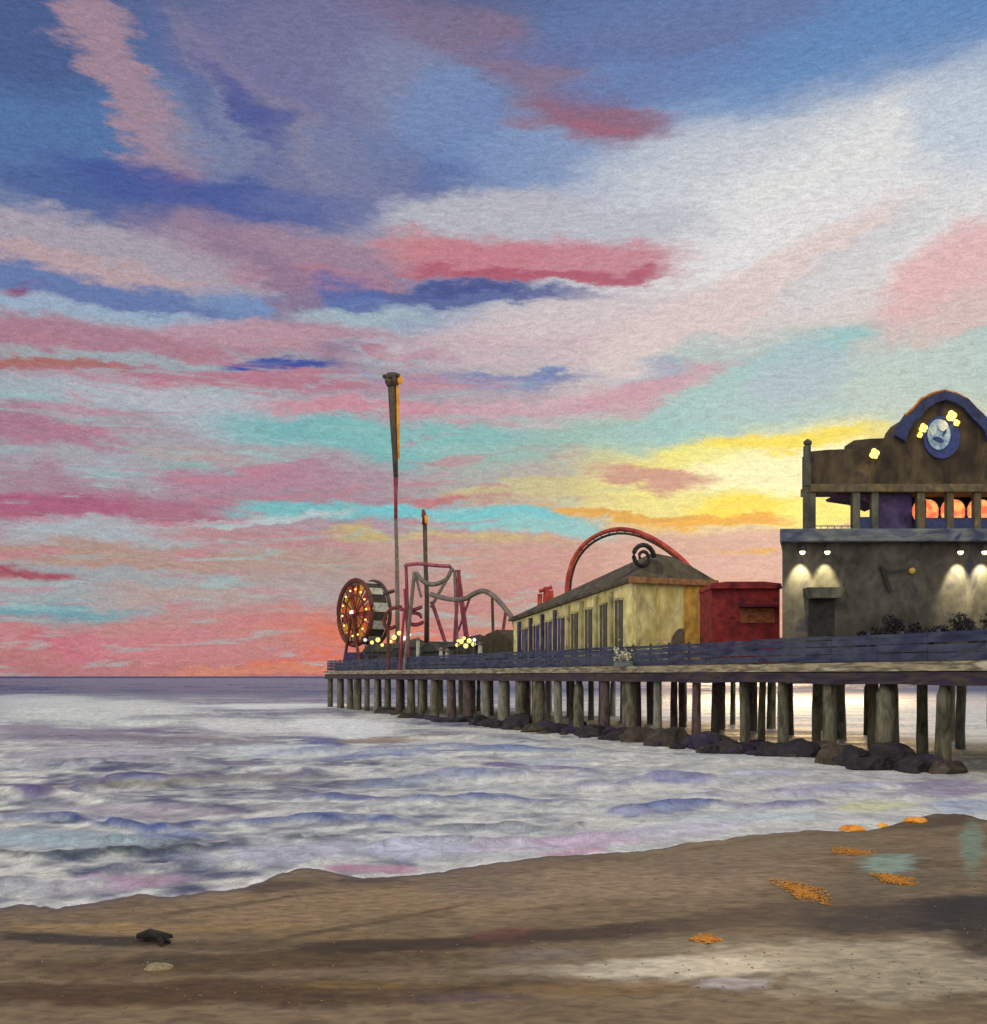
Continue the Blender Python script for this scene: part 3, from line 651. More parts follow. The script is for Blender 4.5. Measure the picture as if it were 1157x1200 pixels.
# (px, w, size, height)
px = 452
i = 0
while px < 1110:
    P, s = onpier(px, rq.uniform(-2.6, 1.2))
    big = 1.05+.8*rq.random()
    if 575 < px < 600: big *= 1.0
    if 690 < px < 760 or 760 < px < 1060: big *= 1.15
    hgt = big*rq.uniform(.7, 1.25)
    if px < 560: big *= 1.2; hgt *= .6
    putrock((P.x, P.y, .05), big, hgt, rq.randrange(7), 'rocks heaped along the foot of the pier', 'dark weathered rock in the heap at the foot of the pier piles')
    px += big*FPX/P.y*rq.uniform(.4, .8); i += 1
px = 560
while px < 1090:
    P, s = onpier(px, rq.uniform(-3.4, .4)); big = .4+.45*rq.random()
    putrock((P.x, P.y, .03), big, big*rq.uniform(.6, 1.2), rq.randrange(7), 'rocks heaped along the foot of the pier', 'dark weathered rock in the heap at the foot of the pier piles')
    px += big*FPX/P.y*rq.uniform(.5, 2.2); i += 1
print('rocks', i)

# ------------------------------------------------------------------ big pavilion at the shore end of the pier
YF = 74.5
fx = lambda p: (p-CX)/FPX*YF
fz = lambda p: EYE+(HY-p)/FPX*YF
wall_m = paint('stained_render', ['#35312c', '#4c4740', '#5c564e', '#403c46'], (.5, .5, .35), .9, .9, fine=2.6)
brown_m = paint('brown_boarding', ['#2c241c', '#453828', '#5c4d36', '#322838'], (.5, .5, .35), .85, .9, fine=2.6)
slab_m = paint('blue_grey_slab', ['#3f4560', '#636b78', '#7a7f7c', '#3a3d66'], (.4, .4, 1), .8, .7, fine=2.6)
blue_m = paint('deep_blue_trim', ['#1c2550', '#33406e', '#2a2a4a'], (.6, .6, .6), .7, .7)
ochre_m = paint('ochre_post', ['#7d6a3c', '#5e5444', '#8f7c50'], (.8, .8, .5), .8, .7)
postm = paint('grey_olive_post', ['#3f3e38', '#5a594c', '#6b6a58'], (.8, .8, .5), .8, .7)
purple_m = paint('purple_wall', ['#33203f', '#4a3a68', '#5a4a72', '#3d2a3a'], (.6, .6, .5), .85, .8)
dark_m = paint('near_black_opening', ['#171518', '#2a2724', '#3a3630'], (.8, .8, .8), .8, .6)
pav = thing('amusement_pavilion', (fx(1100), YF+6, DECK), 'large dark two-storey pavilion with arched gable and round emblem on the pier', 'building')
def plan(bm, pts, z0, z1):
    A = [bm.verts.new((x, y, z0)) for x, y in pts]; B = [bm.verts.new((x, y, z1)) for x, y in pts]; n = len(pts)
    bm.faces.new(A); bm.faces.new(B[::-1])
    for i in range(n): bm.faces.new((A[i], A[(i+1) % n], B[(i+1) % n], B[i]))
# the side wall runs back at an angle from the front corner
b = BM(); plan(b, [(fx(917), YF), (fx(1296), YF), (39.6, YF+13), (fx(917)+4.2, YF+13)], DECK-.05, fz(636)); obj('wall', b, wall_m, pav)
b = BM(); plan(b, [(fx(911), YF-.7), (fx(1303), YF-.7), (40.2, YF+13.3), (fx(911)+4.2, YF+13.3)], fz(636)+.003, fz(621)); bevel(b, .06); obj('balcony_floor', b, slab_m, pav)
b = BM(); plan(b, [(fx(948), YF-.35), (fx(1268), YF-.35), (fx(1268), YF+12), (fx(1031)+5, YF+12), (fx(1031), YF+2), (fx(948), YF+2)], fz(577), fz(568)); obj('cornice', b, ochre_m, pav)
prof = [(950,568),(950,529),(970,527),(1000,526),(1001,516),(1020,514),(1046,513),(1050,501),(1056,493),(1066,488),(1072,479),(1080,471),(1092,465),(1106,462),(1120,465),(1132,471),(1141,480),(1147,488),(1157,494),(1164,501),(1169,513),(1195,514),(1214,516),(1215,526),(1266,529),(1266,568)]
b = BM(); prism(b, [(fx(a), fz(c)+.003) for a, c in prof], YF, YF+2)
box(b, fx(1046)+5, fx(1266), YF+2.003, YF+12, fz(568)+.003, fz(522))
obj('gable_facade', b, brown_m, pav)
arc = [(1047,512),(1052,499),(1060,490),(1070,482),(1079,471),(1092,464.5),(1106,461),(1120,464.5),(1133,471),(1142,481),(1152,490),(1162,499),(1167,511)]
b = BM()
inner = [(1107+(a-1107)*.80-0, c+(9 if 1070 < a < 1145 else 7)) for a, c in arc]
prism(b, [(fx(a), fz(c)+.05) for a, c in arc]+[(fx(a), fz(c)) for a, c in reversed(inner)], YF-.45, YF-.003)
obj('arch_trim', b, blue_m, pav)
b = BM(); tube(b, [(fx(a), YF-.1+11*0, fz(c)+.16) for a, c in arc[2:11]], .12, 6); obj('sunlit_arch_rim', b, paint('sunlit_rim_orange', ['#a85a20', '#d98a2c', '#7a4420'], (2, 2, 2), .6), pav)  # orange stands in for low sun catching the arch's top edge
# loggia: posts, back block with lit round windows, slanting awning
for a, wd, mt in ((949,13,postm),(1003,9,postm),(1025,8,postm),(1079,9,ochre_m),(1113,8,ochre_m),(1145,8,ochre_m),(1180,9,ochre_m),(1214,9,ochre_m),(1262,12,postm)):
    b = BM(); box(b, fx(a-wd/2), fx(a+wd/2), YF-.2, YF+.35, fz(621)+.002, fz(577)-.002); bevel(b, .04); obj('post', b, mt, pav)
b = BM(); box(b, fx(942), fx(948.5), YF-.42, YF+.1, fz(570), fz(523)); lathe(b, [(.12, fz(523)), (.3, fz(521)), (.3, fz(518)), (.05, fz(515))], fx(946), YF-.15, 8); obj('corner_finial', b, postm, pav)
b = BM(); plan(b, [(fx(1031), YF+.5), (fx(1072), YF+.5), (fx(1072)+4, YF+11.5), (fx(1031)+4.6, YF+11.5)], fz(621)+.002, fz(577)-.002); obj('stair_block', b, purple_m, pav)
b = BM(); box(b, fx(1072)+4.1, fx(1262), YF+2.2, YF+11.5, fz(621)+.002, fz(577)-.002); box(b, fx(1072)+.004, fx(1262), YF+2.2, YF+2.6, fz(621)+.002, fz(577)-.002); obj('loggia_back_wall', b, blue_m, pav)
owin = glow('orange_lit_window', '#f0704a', 1.1, '#f8b868', 1.6)
for a, rx in ((1096, 15), (1129, 14), (1161, 14), (1197, 14), (1235, 14)):
    b = BM(); pts = []
    for k in range(20):
        t = 2*math.pi*k/20; cx_, cz_ = fx(a+3)+rx*.07*math.cos(t)*(abs(math.cos(t))**-.25 if abs(math.cos(t)) > .1 else 1), fz(594)+.95*math.sin(t)
        pts.append((cx_, cz_))
    prism(b, pts, YF+2.1, YF+2.25); f = obj('lit_window', b, owin, pav)
    b = BM(); tube(b, [(x, YF+2.08, z) for x, z in pts], .07, 6, closed=True); box(b, fx(a+3)-.03, fx(a+3)+.03, YF+2.03, YF+2.1, fz(592)-.7, fz(592)+.7); obj('frame', b, blue_m, f)
b = BM(); prism(b, [(fx(983), fz(577.5)), (fx(1031), fz(577.5)), (fx(1031), fz(592)), (fx(1012), fz(584)), (fx(985), fz(580))], YF+.4, YF+3); obj('awning', b, paint('plum_awning', ['#4a2440', '#6a4058', '#35203a'], (1, 1, 1)), pav)
b = BM()
box(b, fx(1000), fx(1030), YF-.1, YF+.0, fz(621)+.002, fz(606)); box(b, fx(955), fx(1000), YF-.06, YF-.02, fz(617), fz(616)); box(b, fx(1073), fx(1260), YF-.12, YF-.02, fz(621)+.002, fz(607))
for k in range(5): box(b, fx(962+8*k)-.02, fx(962+8*k)+.02, YF-.055, YF-.02, fz(621)+.002, fz(617))
obj('balustrade', b, blue_m, pav)
# emblem
emb_ring = paint('emblem_navy', ['#1e2a68', '#2c3d86', '#26264e'], (1, 1, 1), .5, .4)
emb_blue = paint('emblem_pale_blue', ['#6f9ac0', '#a5c4d8', '#cfe0e4'], (1.3, 1.3, 1.3), .45, .4, dist=2)
emb_white = paint('emblem_white', ['#c8d4d4', '#eeeee4'], (2, 2, 2), .5)
def disc(cx_, cz_, rx, rz_, y0, y1, n=28, rot=0):
    return [(cx_+rx*math.cos(t)*math.cos(rot)-rz_*math.sin(t)*math.sin(rot), cz_+rx*math.cos(t)*math.sin(rot)+rz_*math.sin(t)*math.cos(rot)) for t in [2*math.pi*k/n for k in range(n)]]
b = BM(); prism(b, disc(fx(1103), fz(513), 1.3, 1.5, 0, 0), YF-.16, YF+.02); e0 = obj('emblem', b, emb_ring, pav)  # navy backing, wider at right, has the emblem's shadow put into its colour
b = BM(); prism(b, disc(fx(1099), fz(510), .80, 1.08, 0, 0), YF-.26, YF-.155); obj('emblem_face', b, emb_blue, e0)
b = BM(); prism(b, disc(fx(1103), fz(500), .34, .42, 0, 0, rot=.5), YF-.33, YF-.255); prism(b, disc(fx(1092), fz(506), .2, .34, 0, 0, rot=-.4), YF-.33, YF-.255); obj('emblem_white_patch', b, emb_white, e0)  # white patches of the emblem design
b = BM(); prism(b, disc(fx(1098), fz(516), .16, .40, 0, 0, rot=1.2), YF-.35, YF-.25); prism(b, disc(fx(1105), fz(508), .08, .26, 0, 0, rot=-.5), YF-.35, YF-.25); obj('emblem_mark', b, emb_ring, e0)
# wall lamps (each lamp really shines down the wall)
lampg = glow('warm_lamp_glass', '#fff2b8', 3.0); lampy = glow('yellow_lamp_glass', '#ffd23c', 1.6, '#fff0a0', 6)
def spot(px_, py_, par, energy, down=True, col=(1, .93, .6), size=70, y=-.75, name='lamp_light'):
    ld = bpy.data.lights.new(name, 'SPOT'); ld.energy = energy; ld.color = col; ld.spot_size = R(size); ld.spot_blend = .7; ld.shadow_soft_size = .12
    o = bpy.data.objects.new(name, ld); COL.objects.link(o)
    d = Vector((0, .42, -1)) if down else Vector((0, 1, .1))
    o.parent = par; o.location = Vector((fx(px_), YF+y, fz(py_)))-par.location
    o.rotation_euler = (-d).to_track_quat('Z', 'Y').to_euler(); return o
for k, a in enumerate((938, 967, 1122, 1150, 1190, 1220)):
    b = BM(); lathe(b, [(.05, fz(641)), (.34, fz(646)), (.30, fz(647))], fx(a), YF-.55, 12); box(b, fx(a)-.05, fx(a)+.05, YF-.55, YF+.01, fz(641), fz(640)); lm = obj('wall_lamp', b, dark_m, pav)
    b = BM(); bmesh.ops.create_icosphere(b, subdivisions=2, radius=.2, matrix=Matrix.Translation((fx(a), YF-.55, fz(648)))); obj('lamp_bulb', b, lampg, lm, True)
    spot(a, 650, pav, 2200, size=58, y=-.82, col=(1, .90, .5))
for a, c, rr_ in ((1080, 503, .30), (1113, 489, .36), (1023, 533, .34), (1076, 511, .2), (1119, 497, .22)):
    b = BM(); [bmesh.ops.create_icosphere(b, subdivisions=2, radius=rr_*f_, matrix=Matrix.Translation((fx(a)+rr_*u_, YF-.36, fz(c)+rr_*v_)) @ Matrix.Diagonal((1, .6, 1, 1))) for u_, v_, f_ in ((-.35, -.25, .72), (.4, .15, .66), (-.1, .55, .6), (.25, -.6, .45))]
    lb = obj('facade_lamp', b, lampy, pav, True)
    b = BM(); tube(b, [(fx(a), YF+.0, fz(c)-.1), (fx(a), YF-.3, fz(c)-rr_*.8)], .06, 6); obj('bracket', b, dark_m, lb)
    if rr_ > .3: spot(a, c-4, pav, 60, size=100, col=(1, .8, .35), y=-.95)
# awning and openings of the ground floor
b = BM(); prism(b, [(fx(941), fz(690)), (fx(985), fz(690)), (fx(979), fz(702)), (fx(947), fz(702))], YF-1.3, YF+.01); obj('door_canopy', b, postm, pav)
b = BM(); box(b, fx(948), fx(978), YF-.08, YF+.01, DECK, fz(702)-.003); obj('door', b, dark_m, pav)
leafm = paint('dark_shrub_leaves', ['#1c1e16', '#2f3024', '#3a3346', '#45402c'], (2, 2, 2), .8, .5)
def shrub(px_, hw, h, lab, seed, y=-1.6):
    cx_, cy_ = fx(px_), YF+y
    g = thing('shrub', (cx_, cy_, DECK), lab, 'shrub', 'dark shrubs along the foot of the pavilion wall'); q = random.Random(seed)
    b = BM(); tube(b, [(cx_, cy_, DECK), (cx_+.05, cy_, DECK+h*.5)], [.09, .05], 6)
    for k in range(5): tube(b, [(cx_, cy_, DECK+h*.3), (cx_+q.uniform(-hw, hw)*.7, cy_+q.uniform(-.5, .5), DECK+h*q.uniform(.6, .9))], [.05, .02], 5)
    obj('stems', b, dark_m, g)
    lumps = [(q.uniform(-hw, hw)*.75, q.uniform(-.4, .4), h*q.uniform(.3, .85), q.uniform(.28, .5)*hw) for _ in range(9)]
    b = BM()
    for k in range(1500):
        l = q.choice(lumps); d = Vector([q.gauss(0, 1) for _ in range(3)]).normalized()*(q.random()**.4)*l[3]
        c = Vector((cx_+l[0]+d.x, cy_+l[1]+d.y*.7, max(DECK+.05, DECK+l[2]+d.z*.9))); a = Vector([q.gauss(0, 1) for _ in range(3)]).normalized(); u_ = a.orthogonal().normalized(); w_ = a.cross(u_); s_ = q.uniform(.05, .13)
        polyface(b, [c+u_*s_*1.6, c+w_*s_*.6, c-u_*s_*1.6, c-w_*s_*.6])
    obj('foliage', b, leafm, g)
shrub(1012, 1.1, 2.6, 'small dark shrub below the hanging banner on the pavilion wall', 1)
shrub(1048, 1.5, 3.4, 'broad dark shrub right of the hanging banner', 2)
shrub(1092, 1.3, 2.8, 'dark shrub just left of the right-hand pair of wall lamps', 3)
shrub(1132, 1.7, 3.9, 'tallest dark shrub under the right-hand pair of wall lamps', 4)
b = BM(); prism(b, [(fx(1030), fz(664)), (fx(1034), fz(664)), (fx(1045), fz(694)), (fx(1040), fz(694))], YF-.25, YF-.12); box(b, fx(1034), fx(1036), YF-.15, YF+.01, fz(672), fz(671)); obj('hanging_banner', b, dark_m, pav)
b = BM(); bmesh.ops.create_icosphere(b, subdivisions=2, radius=.22, matrix=Matrix.Translation((fx(1068), YF-.2, fz(669)))); obj('small_lamp', b, glow('dim_amber', '#a88436', .6), pav, True)

# red stall between hall and pavilion
redm = paint('red_boarding', ['#541420', '#84242a', '#a03230', '#4a1428'], (.5, .5, .6), .8, .8, fine=2.6)
YR = 90.0
rx_ = lambda p: (p-CX)/FPX*YR
rz_ = lambda p: EYE+(HY-p)/FPX*YR
red = thing('red_booth', (rx_(874), YR+2.5, DECK), 'low red flat-roofed booth between the cream hall and the dark pavilion', 'booth')
b = BM(); box(b, rx_(834), rx_(914), YR, YR+5, DECK-.02, rz_(690)); obj('wall', b, redm, red)
b = BM(); prism(b, [(rx_(832), rz_(690)+.003), (rx_(916), rz_(690)+.003), (rx_(914), rz_(684)), (rx_(895), rz_(682)), (rx_(850), rz_(682)), (rx_(834), rz_(684))], YR-.4, YR+5.2); obj('roof', b, redm, red)
b = BM(); box(b, rx_(868), rx_(908), YR-.06, YR+.01, rz_(730), rz_(713)); obj('counter_opening', b, paint('amber_counter', ['#7a3a2c', '#a8683c', '#8a3030'], (1, 1, 1.5)), red)
b = BM(); box(b, rx_(866), rx_(910), YR-.8, YR+.01, rz_(712), rz_(709)); obj('hatch_canopy', b, paint('dark_red_canopy', ['#4a1424', '#6a1e30'], (1, 1, 1)), red)

# ------------------------------------------------------------------ cream hall with sloping roof
cream = paint('cream_render', ['#c2ae60', '#dccb80', '#ebdb98', '#b4a474'], (.45, .45, .3), .85, .9, fine=2.4)
creamside = paint('cream_side_boards', ['#7f7858', '#a8a070', '#bcb384', '#6d6858'], (.45, .45, .3), .85, .9, fine=2.4)
ochrew = paint('sunlit_amber', ['#c08a2a', '#d9ad4a', '#b8863a'], (.6, .6, .4), .8, .8)
roofm = paint('dark_olive_roof', ['#2c261e', '#4a4232', '#5f553c', '#3a2c30'], (.5, .5, .5), .8, .9, fine=2.4)
violetm = paint('violet_pilaster', ['#2c2444', '#463c64', '#5a5468'], (.7, .7, .4), .85, .8)
H0, _ = onpier(741, 2.2)
hall = thing('entertainment_hall', (H0.x, H0.y, DECK), 'cream hall with dark hipped roof and tall windows along its side', 'building', rz=math.atan2(DD.y, DD.x))
HL, HW = 27.0, 8.6
ze0, ze1 = zof(682, H0.y), 11.6
zr0, zr1 = zof(647, H0.y+3), 12.6
_, sEnd = onpier(602, 2.2)
HL = sEnd-_pv if False else sEnd-onpier(741, 2.2)[1]
def hl(name, bm, m, par=None, sm=False): return obj(name, bm, m, par or hall, sm, world=False)
def eave(s): return ze0+(ze1-ze0)*s/HL
b = BM(); vs = [b.verts.new(p) for p in ((0,0,0),(HL,0,0),(HL,-HW,0),(0,-HW,0),(0,0,ze0-DECK),(HL,0,ze1-DECK),(HL,-HW,ze1-DECK),(0,-HW,ze0-DECK))]
for f in ((0,1,5,4),(1,2,6,5),(2,3,7,6),(3,0,4,7),(0,3,2,1),(4,5,6,7)): b.faces.new([vs[i] for i in f])
hl('wall', b, cream)
o_ = .45
b = BM()
e0_, e1_, r0_, r1_ = ze0-DECK+.02, ze1-DECK+.02, zr0-DECK, zr1-DECK
V = lambda *p: b.verts.new(p)
a_, b_, c_, d_ = V(-o_, o_, e0_), V(HL+o_, o_, e1_), V(HL+o_, -HW-o_, e1_), V(-o_, -HW-o_, e0_)
a2, b2, c2, d2 = V(-o_, o_, e0_+.3), V(HL+o_, o_, e1_+.3), V(HL+o_, -HW-o_, e1_+.3), V(-o_, -HW-o_, e0_+.3)
g0, g1, k0, k1 = V(2.2, -HW*.42, r0_), V(HL, -HW*.46, r1_), V(.7, -HW*.30, r0_-.9), V(.6, -HW*.80, r0_-1.3)
h0 = V(2.4, -HW*.68, r0_-.25)
for f in ((a_, b_, b2, a2), (b_, c_, c2, b2), (c_, d_, d2, c2), (d_, a_, a2, d2), (d_, c_, b_, a_), (a2, b2, g1, g0), (b2, c2, g1), (c2, d2, h0, g0, g1), (a2, k0, k1, d2), (a2, g0, k0), (k0, g0, h0, k1), (d2, k1, h0)):
    b.faces.new(f)
bmesh.ops.triangulate(b, faces=b.faces)
rf = hl('roof', b, roofm)
# scroll ornament on the roof corner
b = BM(); pts = []
for k in range(26):
    t = k/25*4.2*math.pi*.75; r_ = 1.25-.95*k/25
    pts.append((.3, -1.3-r_*math.cos(t), ze0-DECK+2.35+r_*math.sin(t)))
tube(b, pts, [.24-.004*k for k in range(26)], 7); hl('roof_scroll', b, dark_m, rf, True)
b = BM(); box(b, -o_-.1, -o_+.05, -HW-o_-.05, .6, e0_-.12, e0_+.42); hl('eaves_board', b, paint('rust_eaves', ['#8a5a38', '#a8784a', '#6a4634'], (1, 1, 1)), rf)
# front end
b = BM(); box(b, -.14, .0, -HW-.12, -HW+3.0, -.02, ze0-DECK-.1); box(b, .004, HL*.25, -HW-.12, -HW-.003, -.02, ze0-DECK-.9); hl('sunlit_end_panel', b, ochrew)  # amber stands for sunlight on the hall's right end, put into the colour
b = BM(); pts = [(-HW*.62+1.15*math.cos(t), 2.1+1.5*math.sin(t)) for t in [math.pi*k/12 for k in range(13)]]+[(-HW*.62-1.15, -.0), (-HW*.62+1.15, -.0)]
Mx = Matrix(((0, 1, 0, 0), (1, 0, 0, 0), (0, 0, 1, 0), (0, 0, 0, 1)))
prism(b, pts, -.07, .01, Mx); hl('arched_door', b, paint('mottled_grey_door', ['#5e564c', '#7a7058', '#4e4860'], (1, 1, 1)))  # door in mottled grey and brown paint
b = BM(); box(b, -.1, .0, -2.9, -2.6, 0, ze0-DECK-.15); box(b, -.1, 0, -.35, .02, 0, ze0-DECK-.15); hl('corner_pilaster', b, cream)
# side: tall openings with pilasters
nwin = 8
for i in range(nwin):
    s0_ = 1.6+i*(HL-2.4)/nwin; ww = (HL-2.4)/nwin*.46
    top = eave(s0_+ww)-DECK-1.25
    b = BM(); box(b, s0_, s0_+ww, .0, .09, .7, top); wn = hl('side_window', b, violetm if i > 3 else paint('olive_shade_window%d' % i, ['#3e3a2c', '#5c5644', '#4a4458'], (.8, .8, .5)))
    b = BM(); box(b, s0_-.12, s0_+ww+.12, .0, .2, top+.003, top+.22); box(b, s0_-.12, s0_+ww+.12, .0, .2, .5, .697); box(b, s0_+ww*.5-.05, s0_+ww*.5+.05, .09, .14, .7, top); hl('frame', b, creamside, wn)
    b = BM(); box(b, s0_+ww+.35, s0_+ww+.8, .0, .28, -.02, eave(s0_+ww)-DECK-.35); hl('pilaster', b, violetm if i > 3 else creamside)
# low hedge-like drift of white blossom by the hall door -> a pale flower bed
bed = thing('flower_bed', onpier(752, 1.2)[0]+Vector((0, 0, DECK)), 'pale cream bushes in front of the corner of the cream hall', 'plants')
b = BM(); qf = random.Random(2); base_ = onpier(752, 1.2)[0]
box(b, base_.x-2.4, base_.x+2.4, base_.y-.35, base_.y+.35, DECK, DECK+.5); obj('planter', b, slab_m, bed)
b = BM()
for k in range(420):
    c = Vector((base_.x+qf.uniform(-2.4, 2.4), base_.y+qf.uniform(-.5, .5), DECK+.5+abs(qf.gauss(0, .65)))); a = Vector([qf.gauss(0, 1) for _ in range(3)]).normalized(); d = a.orthogonal().normalized()
    s = qf.uniform(.07, .16); e = a.cross(d)
    polyface(b, [c+d*s, c+e*s, c-d*s, c-e*s])
obj('blossom', b, paint('cream_blossom', ['#8a8454', '#c8c49a', '#e4e0c0', '#6f6c48'], (3, 3, 3), .8), bed)

# ------------------------------------------------------------------ rides
def Q(px_, py_, Y): return Vector(((px_-CX)/FPX*Y, Y, zof(py_, Y)))
maroon = paint('maroon_steel', ['#6a2434', '#8c3244', '#9c4454'], (.5, .5, .5), .5, .3)
greysteel = paint('grey_brown_steel', ['#5a5048', '#7c7264', '#6a5a58'], (.5, .5, .5), .5, .3)
darksteel = paint('dark_brown_steel', ['#33261f', '#4c3b2c', '#5c4a38'], (.5, .5, .5), .5, .3)
redsteel = paint('red_steel', ['#8a2420', '#b83a2c', '#d0603a'], (.4, .4, .4), .5, .3)
redbrown = paint('red_brown_rim', ['#4a2018', '#6a3020', '#7c3a22'], (.6, .6, .6), .6, .4)
# red coaster loop behind the hall
YL = 128.0
loopc = (720, 688)
lp = thing('red_coaster_loop', (Q(720, 785, YL).x, YL, DECK), 'big red ride loop arching up behind the roof of the cream hall', 'ride')
LPX = [(664,782),(664,700),(668,668),(678,646),(695,630),(718,621),(742,622),(765,631),(787,645),(806,662),(820,684),(829,712),(833,782)]
def lcurve(sx, sy, dy):
    P = []
    for i_, (a, c) in enumerate(LPX):
        if 0 < i_ < len(LPX)-1: a = 748+(a-748)*sx; c = 700+(c-700)*sy
        Yq = 129-17*(a-664)/169+dy; P.append(Q(a, c, Yq))
    P[0].z = P[-1].z = DECK; out = []
    for i_ in range(len(P)-1):
        p0, p1, p2, p3 = P[max(i_-1, 0)], P[i_], P[i_+1], P[min(i_+2, len(P)-1)]
        for j_ in range(5):
            t = j_/5; out.append(.5*((2*p1)+(-p0+p2)*t+(2*p0-5*p1+4*p2-p3)*t*t+(-p0+3*p1-3*p2+p3)*t**3))
    out.append(P[-1]); return out
pts = lcurve(1, 1, 0); pts2 = lcurve(.955, .94, .8)
b = BM(); tube(b, pts, .27, 8); obj('outer_rail', b, redsteel, lp, True)
b = BM(); tube(b, pts2, .15, 6); obj('inner_rail', b, darksteel, lp, True)
b = BM()
for k in range(4, 58, 2): tube(b, [pts[k], pts2[k]], .09, 5)
obj('cross_ties', b, redsteel, lp)
# little red A-frame sign left of the loop
P_ = Q(643, 785, 126.)
af = thing('red_swing_frame', (P_.x, P_.y, DECK), 'small red A-shaped frame rising behind the low end of the hall roof', 'ride')
b = BM()
for (p0, p1) in (((636, 785), (640, 688)), ((650, 785), (641, 688)), ((630, 785), (633, 696)), ((655, 785), (646, 692))):
    a0_ = Q(p0[0], p0[1], 126); a0_.z = DECK; tube(b, [a0_, Q(p1[0], p1[1], 126)], .28, 6)
tube(b, [Q(632, 693, 126), Q(647, 688, 126)], .25, 6); obj('frame', b, redsteel, af)

# ferris wheel at the pier head
WP, _ = onpier(418, 4.2); WY = WP.y
wz = zof(718, WY); wr = 38/FPX*WY
wheel = thing('ferris_wheel', (WP.x, WP.y, DECK), 'small ferris wheel glowing orange at the seaward end of the pier', 'ferris wheel')
wn_ = Vector((-math.sin(R(52)), -math.cos(R(52)), 0)); wu_ = Vector((wn_.y, -wn_.x, 0)).normalized()*-1   # disc in-plane axis
WC = Vector((WP.x-.3, WP.y, wz)); TH = 3.6
def wp(a, r, off=0): return WC + wu_*(r*math.cos(a)) + Vector((0, 0, r*math.sin(a))) - wn_*off
for off, nm, rt in ((0, 'rim', .42), (TH, 'rim', .34)):
    b = BM(); tube(b, [wp(2*math.pi*k/36, wr, off) for k in range(36)], rt, 7, closed=True); obj(nm, b, redbrown if off == 0 else darksteel, wheel, True)
b = BM(); tube(b, [wp(2*math.pi*k/30, wr*.55, 0) for k in range(30)], .14, 6, closed=True); obj('inner_ring', b, redbrown, wheel, True)
wm = paint('pale_canvas_panel', ['#a8a690', '#cfcdb8', '#8a8678'], (1, 1, 1), .8); dm = paint('dark_rim_panel', ['#2a241c', '#453c30'], (1, 1, 1), .8)
nseg = 22
for k in range(nseg):
    a0_, a1_ = 2*math.pi*(k+.02)/nseg, 2*math.pi*(k+.98)/nseg
    white = k % 2 == 0
    b = BM(); q = [wp(a0_, wr-.1, .5), wp(a1_, wr-.1, .5), wp(a1_, wr-.1, TH-.4), wp(a0_, wr-.1, TH-.4)]; q2 = [wp(a0_, wr-.35, .5), wp(a1_, wr-.35, .5), wp(a1_, wr-.35, TH-.4), wp(a0_, wr-.35, TH-.4)]
    A_ = [b.verts.new(v) for v in q]; B_ = [b.verts.new(v) for v in q2]
    b.faces.new(A_); b.faces.new(B_[::-1])
    for i in range(4): b.faces.new((A_[i], A_[(i+1) % 4], B_[(i+1) % 4], B_[i]))
    obj('rim_panel', b, wm if white else dm, wheel)
gl = [glow('orange_lights', '#d9641e', .55, '#8a3216', 1.3), glow('amber_lights', '#c98a24', .6, '#9a4a1c', 1.4), glow('red_lights', '#9a2a1c', .5, '#5a2016', 1.5)]
nsp = 14
for k in range(nsp):
    a0_, a1_ = 2*math.pi*(k+.12)/nsp, 2*math.pi*(k+.88)/nsp
    b = BM(); r1_, r2_ = wr*.14, wr*(.90-.1*(k % 2))
    q = [wp(a0_, r1_, .25), wp(a0_, r2_, .25), wp((a0_+a1_)/2, r2_*1.02, .25), wp(a1_, r2_, .25), wp(a1_, r1_, .25)]
    A_ = [b.verts.new(v) for v in q]; B_ = [b.verts.new(v-wn_*.12) for v in q]
    b.faces.new(A_); b.faces.new(B_[::-1])
    for i in range(5): b.faces.new((A_[i], A_[(i+1) % 5], B_[(i+1) % 5], B_[i]))
    obj('light_panel', b, gl[(k*2) % 3], wheel)
    b = BM(); a = 2*math.pi*k/nsp; tube(b, [wp(a, .3, .0), wp(a, wr, .0)], .11, 5); obj('spoke', b, redbrown if k % 3 else darksteel, wheel)
    b = BM(); c = wp(a+.1, wr*.72, -.15); bmesh.ops.create_icosphere(b, subdivisions=1, radius=.2, matrix=Matrix.Translation(c)); obj('bulb', b, lampy, wheel)
b = BM(); tube(b, [WC+wn_*.5, WC-wn_*(TH+.3)], .6, 10); obj('hub', b, redsteel, wheel, True)
b = BM(); bmesh.ops.create_icosphere(b, subdivisions=2, radius=.42, matrix=Matrix.Translation(WC+wn_*.6)); obj('hub_lamp', b, glow('white_pink_lamp', '#ffe8e0', 1.2), wheel, True)
for off in (-.6, TH+.6):
    for sg in (-1, 1):
        b = BM(); f_ = WC-wn_*off; g_ = f_+wu_*(3.0*sg); tube(b, [f_, Vector((g_.x, g_.y, DECK))], .3, 6); obj('support_leg', b, darksteel if off > 0 else redbrown, wheel)
b = BM(); box(b, WP.x-3.3, WP.x+3.8, WP.y-1.6, WP.y+3, DECK, DECK+1.4); box(b, WP.x-2.0, WP.x+3.0, WP.y-1.2, WP.y+2.6, DECK+1.404, DECK+3.2); bevel(b, .1); obj('loading_platform', b, purple_m, wheel)

